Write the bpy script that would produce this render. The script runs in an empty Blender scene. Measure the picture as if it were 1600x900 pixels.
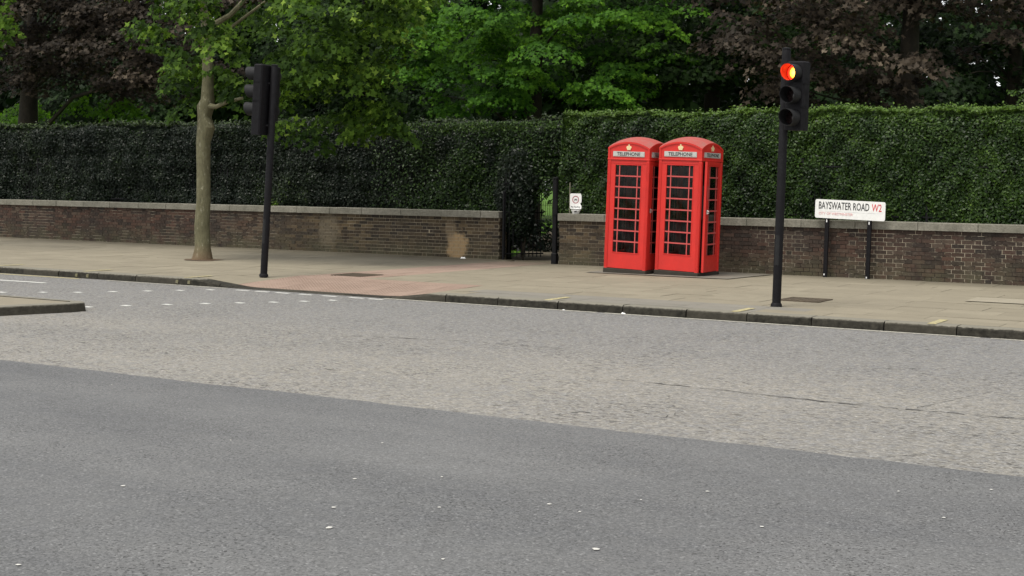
import bpy, math, random
import numpy as np
from mathutils import Vector, Matrix
R_ = math.radians
C = bpy.context.scene.collection
scn = bpy.context.scene

# ------------------------------------------------------------------ camera
TH = R_(1.767)                       # the street climbs gently to the right
def S(x, y, z=0.0):                  # street coordinates (along, across, up) -> world
    return Vector((x*math.cos(TH) - z*math.sin(TH), y, x*math.sin(TH) + z*math.cos(TH)))
cam_d = bpy.data.cameras.new('camera')
cam = bpy.data.objects.new('camera', cam_d); C.objects.link(cam)
M = Matrix(((0.8563, -0.0344, 0.5153), (0.5149, -0.0207, -0.8570), (0.0402, 0.9992, 0.0))).to_3x3()
q = M.to_quaternion(); q.normalize()
cam.rotation_mode = 'QUATERNION'; cam.rotation_quaternion = q
cam.location = S(0, 0, 1.53)
cam_d.sensor_width = 36; cam_d.lens = 2150/1600*36; cam_d.shift_y = -191/1600
cam_d.clip_start = .1; cam_d.clip_end = 1500
scn.camera = cam
# ------------------------------------------------------------------ sky, sun, exposure
w = bpy.data.worlds.new('World'); scn.world = w; w.use_nodes = True
nt = w.node_tree; nt.nodes.clear()
SUN_EL, SUN_AZ = R_(66), R_(200)      # high soft sun behind the camera, a little to the left
sky = nt.nodes.new('ShaderNodeTexSky'); sky.sky_type = 'NISHITA'; sky.sun_disc = False
sky.sun_elevation = SUN_EL; sky.sun_rotation = SUN_AZ; sky.dust_density = 1.2; sky.air_density = 1.0
hs = nt.nodes.new('ShaderNodeHueSaturation'); hs.inputs['Saturation'].default_value = .10
bg = nt.nodes.new('ShaderNodeBackground'); bg.inputs[1].default_value = .105
out = nt.nodes.new('ShaderNodeOutputWorld')
nt.links.new(sky.outputs[0], hs.inputs['Color']); nt.links.new(hs.outputs[0], bg.inputs[0]); nt.links.new(bg.outputs[0], out.inputs[0])
sd = bpy.data.lights.new('sun', 'SUN'); sd.energy = 1.5; sd.angle = R_(25); sd.color = (1, .955, .86)
sun = bpy.data.objects.new('sun', sd); C.objects.link(sun)
# direction towards the sun
az = SUN_AZ
sv = Vector((math.sin(az)*math.cos(SUN_EL), math.cos(az)*math.cos(SUN_EL), math.sin(SUN_EL)))
sun.rotation_euler = sv.to_track_quat('Z', 'Y').to_euler()
scn.view_settings.view_transform = 'Standard'; scn.view_settings.look = 'None'
scn.view_settings.exposure = 1.12; scn.view_settings.gamma = 1
scn.cycles.max_bounces = 7; scn.cycles.transparent_max_bounces = 12
scn.cycles.diffuse_bounces = 3

# ------------------------------------------------------------------ node helpers
class N:
    def __init__(s, name):
        s.m = bpy.data.materials.new(name); s.m.use_nodes = True
        s.t = s.m.node_tree; s.t.nodes.clear()
        s.out = s.n('ShaderNodeOutputMaterial')
    def n(s, kind, **kw):
        nd = s.t.nodes.new(kind)
        for k, v in kw.items(): setattr(nd, k, v)
        return nd
    def l(s, a, b): s.t.links.new(a, b)
    def val(s, sock, v):
        if hasattr(v, 'is_linked') or isinstance(v, bpy.types.NodeSocket): s.l(v, sock)
        else: sock.default_value = v
    def pos(s): return s.n('ShaderNodeNewGeometry').outputs['Position']
    def obj(s): return s.n('ShaderNodeTexCoord').outputs['Object']
    def mapping(s, v, scale=(1,1,1), loc=(0,0,0)):
        m = s.n('ShaderNodeMapping'); s.l(v, m.inputs[0]); m.inputs['Scale'].default_value = scale; m.inputs['Location'].default_value = loc
        return m.outputs[0]
    def noise(s, v, scale=5, detail=4, rough=.55, col=False):
        x = s.n('ShaderNodeTexNoise'); s.l(v, x.inputs['Vector']); x.inputs['Scale'].default_value = scale
        x.inputs['Detail'].default_value = detail; x.inputs['Roughness'].default_value = rough
        return x.outputs['Color' if col else 'Fac']
    def vor(s, v, scale=5, feature='F1', outp='Distance', rnd=1.0):
        x = s.n('ShaderNodeTexVoronoi', feature=feature); s.l(v, x.inputs['Vector']); x.inputs['Scale'].default_value = scale
        x.inputs['Randomness'].default_value = rnd
        return x.outputs[outp]
    def ramp(s, f, stops, interp='LINEAR'):
        r = s.n('ShaderNodeValToRGB'); s.val(r.inputs[0], f); r.color_ramp.interpolation = interp
        e = r.color_ramp.elements
        while len(e) < len(stops): e.new(.5)
        for i, (p, c) in enumerate(stops):
            e[i].position = p
            e[i].color = (c, c, c, 1) if not isinstance(c, tuple) else (c[0], c[1], c[2], 1)
        return r.outputs[0]
    def mix(s, f, a, b, mode='MIX'):
        m = s.n('ShaderNodeMix', data_type='RGBA', blend_type=mode)
        s.val(m.inputs[0], f)
        for sk, v in ((m.inputs[6], a), (m.inputs[7], b)):
            if isinstance(v, tuple): sk.default_value = (v[0], v[1], v[2], 1)
            else: s.l(v, sk)
        return m.outputs[2]
    def math(s, op, a, b=0.0, clamp=False):
        m = s.n('ShaderNodeMath', operation=op); m.use_clamp = clamp
        s.val(m.inputs[0], a); s.val(m.inputs[1], b); return m.outputs[0]
    def bump(s, h, strength=.3, dist=.01):
        b = s.n('ShaderNodeBump'); b.inputs['Strength'].default_value = strength; b.inputs['Distance'].default_value = dist
        s.l(h, b.inputs['Height']); return b.outputs[0]
    def attr(s, name):
        a = s.n('ShaderNodeAttribute'); a.attribute_name = name; return a.outputs['Fac']
    def bsdf(s, col, rough=.8, bump=None, metal=0, spec=.5, **kw):
        b = s.n('ShaderNodeBsdfPrincipled')
        if isinstance(col, tuple): b.inputs['Base Color'].default_value = (*col, 1)
        else: s.l(col, b.inputs['Base Color'])
        s.val(b.inputs['Roughness'], rough); b.inputs['Metallic'].default_value = metal
        b.inputs['Specular IOR Level'].default_value = spec
        if bump is not None: s.l(bump, b.inputs['Normal'])
        for k, v in kw.items(): s.val(b.inputs[k.replace('_', ' ')], v)
        return b.outputs[0]
    def done(s, sh): s.l(sh, s.out.inputs[0]); return s.m
def sepx(n, v, i):
    x = n.n('ShaderNodeSeparateXYZ'); n.l(v, x.inputs[0]); return x.outputs[i]

# ------------------------------------------------------------------ materials
def asphalt_near():
    n = N('new_asphalt'); p = n.pos()
    big = n.noise(n.mapping(p, (.25, .9, 1)), 1.3, 3)
    mid = n.noise(p, 7, 4)
    agg = n.vor(p, 95, outp='Color'); aggv = sepx(n, agg, 0)
    pits = n.noise(p, 52, 4, .62)
    c = n.ramp(big, [(.3, (.080, .083, .089)), (.5, (.115, .117, .12)), (.7, (.155, .156, .156))])
    c = n.mix(n.ramp(mid, [(.35, 0), (.75, .35)]), c, (.13, .128, .122))
    c = n.mix(.42, c, n.ramp(aggv, [(0, .03), (.3, .095), (.8, .15), (.96, .21), (1, .34)]))
    # open pits between the stones
    reg = n.ramp(n.noise(p, 1.1, 3), [(.38, .35), (.62, 1)])
    pit = n.math('MULTIPLY', n.ramp(pits, [(.385, 1), (.43, 0)]), reg)
    c = n.mix(pit, c, (.03, .03, .03))
    h = n.math('ADD', n.math('MULTIPLY', pits, 1.3), n.math('MULTIPLY', aggv, .35))
    return n.done(n.bsdf(c, .78, n.bump(h, .5, .006), spec=.45))
def asphalt_far():
    n = N('worn_asphalt'); p = n.pos()
    big = n.noise(n.mapping(p, (.22, 1.1, 1)), 1.1, 4)
    c = n.ramp(big, [(.3, (.195, .184, .162)), (.5, (.235, .219, .188)), (.72, (.272, .252, .212))])
    # greyer wheel tracks near the kerb
    y = sepx(n, p, 1)
    tr = n.math('ADD', y, n.math('MULTIPLY', n.noise(n.mapping(p, (.2, .8, 1)), 1.5, 3), 1.6))
    c = n.mix(n.ramp(n.math('MULTIPLY', n.math('SUBTRACT', tr, 12.0), .25, True), [(.0, 0), (.45, .8), (1, 1)]), c, (.165, .16, .152))
    agg = sepx(n, n.vor(p, 62, outp='Color'), 0)
    c = n.mix(.5, c, n.ramp(agg, [(0, .09), (.3, .17), (.75, .25), (.95, .33), (1, .45)]))
    tone = n.ramp(n.noise(p, 16, 4), [(.35, (.86, .87, .9)), (.7, (1.12, 1.08, 1.0))])
    c = n.mix(1, c, tone, 'MULTIPLY')
    pits = n.noise(n.mapping(p, (.5, 1, 1)), 30, 4, .65)
    reg = n.ramp(n.noise(p, .9, 4), [(.36, .3), (.6, 1)])
    pit = n.math('MULTIPLY', n.ramp(pits, [(.395, 1), (.44, 0)]), reg)
    c = n.mix(pit, c, (.05, .047, .042))
    h = n.math('ADD', n.math('MULTIPLY', pits, 1.5), n.math('MULTIPLY', agg, .5))
    return n.done(n.bsdf(c, .85, n.bump(h, .6, .009), spec=.4))
def slab_mat(name, cols, amount=.25):
    n = N(name); p = n.pos()
    rnd = n.math('FRACT', n.math('ADD', n.n('ShaderNodeObjectInfo').outputs['Random'], n.attr('tint')))
    c = n.ramp(rnd, [(0, cols[0]), (.5, cols[1]), (1, cols[2])])
    c = n.mix(n.ramp(n.noise(p, .7, 4), [(.35, 0), (.65, .45)]), c, tuple(v*.84 for v in cols[1]))
    c = n.mix(n.ramp(n.noise(p, 2.6, 6, .65), [(.42, 0), (.75, .5)]), c, tuple(v*.75 for v in cols[0]))
    c = n.mix(n.ramp(n.noise(p, 60, 2), [(.3, .35), (.6, 0)]), c, tuple(v*.6 for v in cols[0]))
    # damp, mossy dirt and painted contact shade along the foot of the wall
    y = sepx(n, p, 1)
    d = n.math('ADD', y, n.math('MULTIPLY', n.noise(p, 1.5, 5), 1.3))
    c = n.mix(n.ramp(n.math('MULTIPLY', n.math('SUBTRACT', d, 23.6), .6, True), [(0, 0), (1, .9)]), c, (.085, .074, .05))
    return n.done(n.bsdf(c, .85, n.bump(n.noise(p, 45, 4), .3, .004), spec=.3))
def brick_mat():
    n = N('old_brick'); p = n.pos(); x = sepx(n, p, 0)
    rnd = n.math('FRACT', n.math('ADD', n.n('ShaderNodeObjectInfo').outputs['Random'], n.attr('tint')))
    red = n.ramp(rnd, [(0, (.024, .018, .015)), (.35, (.046, .029, .022)), (.7, (.074, .039, .028)), (1, (.078, .056, .041))])
    yel = n.ramp(rnd, [(0, (.024, .018, .013)), (.4, (.052, .037, .023)), (.75, (.085, .06, .034)), (1, (.13, .095, .052))])
    xx = n.math('ADD', x, n.math('MULTIPLY', n.math('SUBTRACT', n.noise(p, .45, 3), .5), 5.0))
    f = n.ramp(n.math('MULTIPLY', n.math('ADD', xx, 32.0), 1/28.0), [(.32, 0), (.42, 1), (.70, 1), (.76, 0)])
    c = n.mix(f, red, yel)
    soot = n.ramp(n.noise(p, .9, 5, .6), [(.4, 0), (.7, .75)])
    c = n.mix(soot, c, (.030, .025, .022))
    zz = n.math('SUBTRACT', sepx(n, p, 2), n.math('MULTIPLY', x, .0309))
    moss = n.math('MULTIPLY', n.ramp(zz, [(.0, 1), (.5, 0)]), n.ramp(n.noise(p, 3, 4), [(.35, 0), (.6, 1)]))
    c = n.mix(moss, c, (.066, .060, .036))
    c = stain(n, c, p, x, zz)
    dust = n.ramp(n.noise(p, 30, 4, .7), [(.5, 0), (.8, .4)])
    c = n.mix(dust, c, (.17, .15, .12))
    return n.done(n.bsdf(c, .9, n.bump(n.noise(p, 90, 3), .5, .004), spec=.25))
def stain(n, c, p, x, zz):
    # tan efflorescence patches on the left-hand wall
    for (sx, sz, rx, rz, col, amt) in ((-16.35, .26, .30, .36, (.34, .235, .125), .95), (-16.55, .6, .16, .28, (.20, .15, .095), .6), (-19.9, .5, .35, .45, (.15, .125, .085), .6)):
        a = n.math('MULTIPLY', n.math('SUBTRACT', x, sx), 1/rx); b = n.math('MULTIPLY', n.math('SUBTRACT', zz, sz), 1/rz)
        d = n.math('ADD', n.math('MULTIPLY', a, a), n.math('MULTIPLY', b, b))
        d = n.math('ADD', d, n.math('MULTIPLY', n.math('SUBTRACT', n.noise(p, 9, 4), .5), 1.8))
        c = n.mix(n.ramp(d, [(.45, amt), (1.0, 0)]), c, col)
    return c
def mortar_mat():
    n = N('lime_mortar'); p = n.pos(); x = sepx(n, p, 0)
    zz = n.math('SUBTRACT', sepx(n, p, 2), n.math('MULTIPLY', x, .0309))
    f = n.ramp(n.noise(p, 1.2, 5, .75), [(.48, 0), (.535, 1)])
    yz = n.ramp(n.math('MULTIPLY', n.math('ADD', x, 32.0), 1/28.0), [(.36, 0), (.48, 1), (.72, 1), (.78, 0)])
    f = n.math('MAXIMUM', f, n.math('MULTIPLY', yz, n.ramp(n.noise(p, 2.2, 4), [(.30, 0), (.44, 1)])))
    c = n.mix(f, (.045, .036, .030), (.44, .385, .29))
    c = n.mix(n.math('MULTIPLY', yz, .4), c, (.27, .22, .14))
    return n.done(n.bsdf(c, .95, spec=.2))
def stone_mat(name, a, b, dark):
    n = N(name); p = n.pos()
    rnd = n.math('FRACT', n.math('ADD', n.n('ShaderNodeObjectInfo').outputs['Random'], n.attr('tint')))
    c = n.mix(rnd, a, b)
    c = n.mix(n.ramp(n.noise(p, 3.2, 6, .7), [(.42, 0), (.68, .75)]), c, dark)
    c = n.mix(n.ramp(n.noise(p, 22, 5, .7), [(.45, 0), (.75, .7)]), c, tuple(v*.7 for v in dark))
    return n.done(n.bsdf(c, .9, n.bump(n.noise(p, 30, 5, .7), .7, .01), spec=.25))
def kerb_mat():
    n = N('granite_kerb'); p = n.pos(); x = sepx(n, p, 0)
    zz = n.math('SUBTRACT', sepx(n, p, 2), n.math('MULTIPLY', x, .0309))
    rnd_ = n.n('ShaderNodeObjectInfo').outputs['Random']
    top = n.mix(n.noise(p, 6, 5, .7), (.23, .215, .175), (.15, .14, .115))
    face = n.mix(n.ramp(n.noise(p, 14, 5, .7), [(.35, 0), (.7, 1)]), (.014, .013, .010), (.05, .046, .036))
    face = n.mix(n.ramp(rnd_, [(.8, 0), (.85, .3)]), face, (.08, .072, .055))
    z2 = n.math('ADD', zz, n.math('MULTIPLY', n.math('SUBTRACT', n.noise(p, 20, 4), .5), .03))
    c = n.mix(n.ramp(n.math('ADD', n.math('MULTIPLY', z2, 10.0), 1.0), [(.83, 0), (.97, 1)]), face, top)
    return n.done(n.bsdf(c, .9, n.bump(n.noise(p, 35, 5, .7), .7, .01), spec=.2))
def paint(name, col, rough=.4, dirt=.25, dirtcol=(.05, .035, .03), scale=4, spec=.5):
    n = N(name); o = n.obj()
    c = n.mix(n.ramp(n.noise(o, scale, 6, .65), [(.42, 0), (.78, dirt)]), col, dirtcol)
    c = n.mix(n.ramp(n.noise(o, 45, 3), [(.55, 0), (.8, dirt*.8)]), c, tuple(min(1, v*1.2+.03) for v in col))
    r = n.ramp(n.noise(o, 12, 3), [(.3, rough*.8), (.7, min(1, rough*1.35))])
    return n.done(n.bsdf(c, r, n.bump(n.noise(o, 25, 3), .12, .003), spec=spec))
def leaf_mat(name, dark, mid, light, young, rough=.42, transl=.25, spec=.5):
    n = N(name); t = n.attr('tint')
    c = n.ramp(t, [(0, dark), (.45, mid), (.8, light), (1, young)])
    b = n.bsdf(c, rough, spec=spec)
    tr = n.n('ShaderNodeBsdfTranslucent'); tc = n.mix(1, c, (1.5, 1.6, .6), 'MULTIPLY'); n.l(tc, tr.inputs[0])
    m = n.n('ShaderNodeMixShader'); m.inputs[0].default_value = transl; n.l(b, m.inputs[1]); n.l(tr.outputs[0], m.inputs[2])
    return n.done(m.outputs[0])
def bark_mat(name, a, b, c3, flakes=True):
    n = N(name); o = n.obj()
    v = n.mapping(o, (1, 1, .45))
    c = n.mix(n.ramp(n.noise(v, 5, 5, .6), [(.38, 0), (.62, 1)]), a, b)
    if flakes: c = n.mix(n.ramp(n.noise(v, 15, 5, .65), [(.58, 0), (.68, .7)]), c, c3)
    c = n.mix(n.ramp(n.noise(v, 26, 5, .7), [(.45, 0), (.8, .7)]), c, tuple(x*.4 for x in a))
    if flakes:
        z = sepx(n, o, 2)
        c = n.mix(n.ramp(z, [(0, .8), (.35, 0)]), c, (.14, .085, .05))
    return n.done(n.bsdf(c, .88, n.bump(n.noise(v, 20, 6, .7), .8, .02), spec=.25))
def glass_mat():
    n = N('window_glass')
    tr = n.n('ShaderNodeBsdfTransparent'); tr.inputs[0].default_value = (.55, .56, .54, 1)
    gl = n.n('ShaderNodeBsdfGlossy'); gl.inputs['Roughness'].default_value = .06
    fr = n.n('ShaderNodeFresnel'); fr.inputs[0].default_value = 1.32
    df = n.n('ShaderNodeBsdfDiffuse'); df.inputs[0].default_value = (.2, .2, .19, 1)
    m1 = n.n('ShaderNodeMixShader'); n.l(n.ramp(n.noise(n.obj(), 5, 5, .7), [(.45, .0), (.8, .10)]), m1.inputs[0]); n.l(tr.outputs[0], m1.inputs[1]); n.l(df.outputs[0], m1.inputs[2])
    m = n.n('ShaderNodeMixShader'); n.l(fr.outputs[0], m.inputs[0]); n.l(m1.outputs[0], m.inputs[1]); n.l(gl.outputs[0], m.inputs[2])
    return n.done(m.outputs[0])
def plain(name, col, rough=.6, metal=0, spec=.5, emit=None, es=1):
    n = N(name); o = n.obj()
    c = n.mix(n.ramp(n.noise(o, 14, 5, .65), [(.4, 0), (.75, .35)]), col, tuple(v*.6 for v in col))
    kw = {}
    if emit: kw = {'Emission_Color': (*emit, 1), 'Emission_Strength': es}
    return n.done(n.bsdf(c, rough, metal=metal, spec=spec, **kw))
def paint_mark(name, col, wear=.5):
    n = N(name); p = n.pos()
    c = n.mix(n.ramp(n.noise(p, 28, 5, .7), [(.5-wear*.15, 0), (.62, wear)]), col, (.17, .165, .15))
    return n.done(n.bsdf(c, .75, spec=.3))
def grass_mat():
    n = N('lawn_grass'); p = n.pos()
    c = n.ramp(n.noise(p, 1.2, 6, .7), [(.3, (.035, .085, .006)), (.7, (.075, .16, .010))])
    return n.done(n.bsdf(c, .9, n.bump(n.noise(p, 40, 4), .8, .03), spec=.2))
def lens_mat():
    n = N('lit_red_lens'); o = n.obj()
    x, y, z = (sepx(n, o, i) for i in range(3))
    # a bright filament glow in the middle that falls to red at the rim of the lens
    d = n.math('ADD', n.math('MULTIPLY', x, x), n.math('MULTIPLY', n.math('MULTIPLY', z, z), .8))
    c = n.ramp(n.math('MULTIPLY', n.math('SQRT', d), 10.0), [(.0, (1, .46, .06)), (.5, (1, .30, .02)), (.72, (1, .012, .004))])
    e = n.n('ShaderNodeEmission'); n.l(c, e.inputs[0]); e.inputs[1].default_value = 4.2
    return n.done(e.outputs[0])

MT = dict(
    near=asphalt_near(), far=asphalt_far(),
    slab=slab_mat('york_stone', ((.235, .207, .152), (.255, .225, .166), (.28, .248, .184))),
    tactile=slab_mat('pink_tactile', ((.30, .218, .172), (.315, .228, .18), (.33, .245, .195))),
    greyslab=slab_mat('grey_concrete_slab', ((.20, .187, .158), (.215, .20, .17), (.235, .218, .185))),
    bed=plain('sand_bedding', (.11, .095, .07), .95, spec=.1),
    brick=brick_mat(), mortar=mortar_mat(),
    coping=stone_mat('coping_stone', (.20, .19, .155), (.255, .24, .20), (.12, .115, .09)),
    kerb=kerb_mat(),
    red=paint('red_gloss_paint', (.60, .028, .021), .4, .45, (.36, .024, .020), 3.5, .35),
    redroof=paint('faded_red_roof_paint', (.36, .07, .06), .7, .85, (.24, .125, .105), 7, .3),
    black=paint('black_paint', (.0055, .005, .0065), .6, .3, (.012, .011, .010), 8, .18),
    plinth=stone_mat('plinth_black', (.03, .028, .024), (.036, .032, .027), (.06, .052, .04)),
    white=plain('white_enamel', (.82, .82, .80), .35),
    opal=plain('opal_glass', (.47, .47, .44), .3),
    ink=plain('black_lettering', (.015, .015, .017), .5),
    redink=plain('red_lettering', (.62, .04, .045), .5),
    paleink=plain('faded_red_lettering', (.72, .36, .36), .5),
    grey_ink=plain('grey_rule', (.55, .56, .57), .5),
    gold=plain('gold_paint', (.78, .62, .34), .45, spec=.6),
    chrome=plain('brushed_steel', (.7, .7, .68), .3, 1),
    interior=plain('booth_interior', (.07, .024, .022), .6),
    glass=glass_mat(), iron=paint('black_iron', (.005, .005, .006), .65, .3, (.012, .011, .010), 12, .2),
    yellow=paint_mark('yellow_paint', (.50, .43, .20), .8), whitemark=paint_mark('white_road_paint', (.70, .70, .66), .45),
    oldyellow=paint_mark('old_yellow_paint', (.12, .108, .05), .4), faded=paint_mark('faded_road_paint', (.50, .48, .41), .7),
    hood=paint('hood_black', (.014, .014, .015), .6, .4, (.03, .03, .029), 6, .2),
    darklens=plain('unlit_lens', (.02, .012, .012), .15), lens=lens_mat(),
    grass=grass_mat(), soil=stone_mat('tree_soil', (.12, .08, .05), (.15, .10, .06), (.07, .05, .035)),
    iron_cover=stone_mat('cast_iron_cover', (.105, .085, .06), (.12, .095, .068), (.07, .055, .042)),
    crack=plain('bitumen_crack', (.03, .029, .027), .9), gum=plain('chewing_gum', (.5, .49, .46), .8),
    plane_bark=bark_mat('plane_bark', (.115, .108, .062), (.165, .155, .092), (.36, .34, .25)),
    dark_bark=bark_mat('dark_bark', (.022, .018, .013), (.036, .029, .02), (.1, .09, .07), False),
    core=plain('hedge_core', (.012, .013, .008), 1, spec=.05),  # near-black fill for the light-blocking hedge cores, shared with a weed stem
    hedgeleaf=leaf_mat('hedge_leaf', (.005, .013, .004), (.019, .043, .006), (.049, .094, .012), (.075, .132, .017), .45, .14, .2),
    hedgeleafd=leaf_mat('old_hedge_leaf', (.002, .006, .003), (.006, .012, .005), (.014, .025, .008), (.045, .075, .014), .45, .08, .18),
    mapleleaf=leaf_mat('green_maple_leaf', (.010, .034, .004), (.030, .092, .006), (.078, .185, .012), (.14, .28, .02), .6, .3, .12),
    planeleaf=leaf_mat('plane_leaf', (.012, .03, .004), (.038, .08, .009), (.10, .18, .02), (.24, .35, .055), .6, .38, .12),
    copperleaf=leaf_mat('copper_leaf', (.007, .005, .003), (.026, .0195, .013), (.070, .053, .037), (.14, .11, .078), .6, .1, .12),
    darkleaf=leaf_mat('shade_leaf', (.003, .009, .002), (.009, .023, .004), (.021, .050, .006), (.045, .10, .010), .6, .2, .12),
    limeleaf=leaf_mat('lime_leaf', (.03, .08, .005), (.055, .13, .007), (.09, .19, .010), (.14, .26, .02), .6, .45, .12),
    redbar=paint('weathered_red_paint', (.50, .075, .07), .55, .4, (.42, .14, .13), 6, .3),
)

# ------------------------------------------------------------------ mesh helpers
def mesh_obj(name, V, F, mat, parent=None, smooth=False, loc=None, link=True):
    me = bpy.data.meshes.new(name); me.from_pydata([tuple(v) for v in V], [], [tuple(f) for f in F])
    if mat: me.materials.append(mat)
    if smooth: me.polygons.foreach_set('use_smooth', [True]*len(me.polygons))
    me.update()
    o = bpy.data.objects.new(name, me)
    if link: C.objects.link(o)
    if parent: o.parent = parent
    if loc is not None: o.location = loc
    return o
def fast_mesh(name, V, k, mat, parent=None, tint=None, smooth=False):
    """V: (n*k,3) verts, n polygons of k corners each"""
    V = np.asarray(V, np.float32); nf = len(V)//k
    me = bpy.data.meshes.new(name)
    me.vertices.add(len(V)); me.vertices.foreach_set('co', V.ravel())
    me.loops.add(nf*k); me.loops.foreach_set('vertex_index', np.arange(nf*k, dtype=np.int32))
    me.polygons.add(nf); me.polygons.foreach_set('loop_start', np.arange(0, nf*k, k, dtype=np.int32))
    try: me.polygons.foreach_set('loop_total', np.full(nf, k, np.int32))
    except Exception: pass
    if tint is not None:
        a = me.attributes.new('tint', 'FLOAT', 'POINT'); a.data.foreach_set('value', np.repeat(np.asarray(tint, np.float32), k))
    me.materials.append(mat); me.update(calc_edges=True); me.validate()
    o = bpy.data.objects.new(name, me); C.objects.link(o)
    if parent: o.parent = parent
    return o
class MB:
    def __init__(s): s.V = []; s.F = []; s.T = []
    def add(s, V, F, t=0.0):
        b = len(s.V); s.V += [tuple(v) for v in V]; s.F += [tuple(i+b for i in f) for f in F]; s.T += [t]*len(V)
    def box(s, x0, x1, y0, y1, z0, z1, t=0.0, bev=0):
        if bev:
            P = []
            b = bev
            # chamfer the vertical and top edges: stacked rings
            for (i, z) in ((0, z0), (0, z1-b), (b, z1)):
                P += [(x0+i+b, y0+i, z), (x1-i-b, y0+i, z), (x1-i, y0+i+b, z), (x1-i, y1-i-b, z), (x1-i-b, y1-i, z), (x0+i+b, y1-i, z), (x0+i, y1-i-b, z), (x0+i, y0+i+b, z)]
            F = [tuple(range(7, -1, -1)), tuple(range(16, 24))]
            for r in (0, 8):
                for k in range(8): F.append((r+k, r+(k+1) % 8, r+8+(k+1) % 8, r+8+k))
            s.add(P, F, t); return s
        s.add([(x0,y0,z0),(x1,y0,z0),(x1,y1,z0),(x0,y1,z0),(x0,y0,z1),(x1,y0,z1),(x1,y1,z1),(x0,y1,z1)],
              [(3,2,1,0),(4,5,6,7),(0,1,5,4),(1,2,6,5),(2,3,7,6),(3,0,4,7)], t); return s
    def tube(s, pts, rad, seg=12, cap=True, wob=0, rng=None):
        n = len(pts); b = len(s.V); pts = [Vector(p) for p in pts]
        ref = None
        for i in range(n):
            d = (pts[min(i+1, n-1)] - pts[max(i-1, 0)]).normalized()
            if ref is None: ref = d.orthogonal().normalized()
            u = (ref - d*ref.dot(d)).normalized(); v = d.cross(u); ref = u
            for k in range(seg):
                a = 2*math.pi*k/seg; r = rad[i]*(1 + (wob*(rng.random()-.5) if wob else 0))
                s.V.append(tuple(pts[i] + u*math.cos(a)*r + v*math.sin(a)*r)); s.T.append(0)
        for i in range(n-1):
            for k in range(seg):
                k2 = (k+1) % seg
                s.F.append((b+i*seg+k, b+i*seg+k2, b+(i+1)*seg+k2, b+(i+1)*seg+k))
        if cap:
            s.F.append(tuple(b+k for k in range(seg-1, -1, -1))); s.F.append(tuple(b+(n-1)*seg+k for k in range(seg)))
        return s
    def prism(s, poly, axis, a, b2, t=0.0):
        """poly: 2D outline; extruded along axis from a to b2"""
        n = len(poly)
        def P(u, v, w):
            return {'y': (u, w, v), 'x': (w, u, v), 'z': (u, v, w)}[axis]
        V = [P(u, v, a) for u, v in poly] + [P(u, v, b2) for u, v in poly]
        F = [tuple(range(n)), tuple(range(2*n-1, n-1, -1))] + [(i, i+n, (i+1) % n + n, (i+1) % n) for i in range(n)]
        s.add(V, F, t); return s
    def build(s, name, mat, parent=None, smooth=False, loc=None, fix=True):
        o = mesh_obj(name, s.V, s.F, mat, parent, smooth, loc)
        if any(s.T):
            a = o.data.attributes.new('tint', 'FLOAT', 'POINT'); a.data.foreach_set('value', s.T)
        if fix:
            import bmesh
            bm = bmesh.new(); bm.from_mesh(o.data); bmesh.ops.recalc_face_normals(bm, faces=bm.faces); bm.to_mesh(o.data); bm.free()
        if smooth: 
            try: o.data.set_sharp_from_angle(angle=R_(35))
            except Exception: pass
        return o
def empty(name, loc, rz=0, label=None, cat=None, group=None):
    o = bpy.data.objects.new(name, None); C.objects.link(o); o.location = loc; o.rotation_euler = (0, 0, rz); o.empty_display_size = .2
    tag(o, label, cat, group); return o
def tag(o, label=None, cat=None, group=None, kind=None):
    if label: o['label'] = label
    if cat: o['category'] = cat
    if group: o['group'] = group
    if kind: o['kind'] = kind
    return o
def street(o): o.rotation_euler = (0, -TH, 0); return o        # things laid along the sloping street
def copy_tree(o, parent=None):
    c = o.copy(); C.objects.link(c); c.parent = parent
    for ch in list(o.children): copy_tree(ch, c)
    return c
def text(name, body, size, mat, parent, loc, rot=(R_(90), 0, 0), sx=1.0, depth=.0015, align='CENTER', bold=0):
    cu = bpy.data.curves.new(name, 'FONT'); cu.body = body; cu.size = size; cu.align_x = align; cu.align_y = 'CENTER'
    cu.extrude = depth; cu.offset = bold; cu.resolution_u = 3
    t = bpy.data.objects.new('tmp', cu); C.objects.link(t); bpy.context.view_layer.update()
    me = bpy.data.meshes.new_from_object(t.evaluated_get(bpy.context.evaluated_depsgraph_get()))
    bpy.data.objects.remove(t); me.materials.clear(); me.materials.append(mat)
    o = bpy.data.objects.new(name, me); C.objects.link(o); o.parent = parent; o.location = loc; o.rotation_euler = rot; o.scale = (sx, 1, 1)
    return o
rng = np.random.default_rng(7)
rnd = random.Random(5)

# ------------------------------------------------------------------ ground, roads
KY = 16.42                                       # kerb line
def pz(x, y):                                    # pavement height: dips to the road at the crossing
    if x < -15.7 or x > -11.1: wx = 0
    elif x < -14.7: wx = (x+15.7)/1.0
    elif x > -11.9: wx = (-11.1-x)/.8
    else: wx = 1
    wy = max(0, min(1, (18.0-y)/1.5))
    return -.1*wx*wy
def sheet(name, poly, z, mat):
    o = mesh_obj(name, [(x, y, z) for x, y in poly], [tuple(range(len(poly)))], mat); street(o); tag(o, kind='structure'); return o
ground = sheet('ground', [(-400, -300), (400, -300), (400, 700), (-400, 700)], -.16, MT['grass'])
road = sheet('road', [(-120, -30), (120, -30), (120, 16.30), (-120, 16.30)], -.110, MT['far'])
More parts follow.
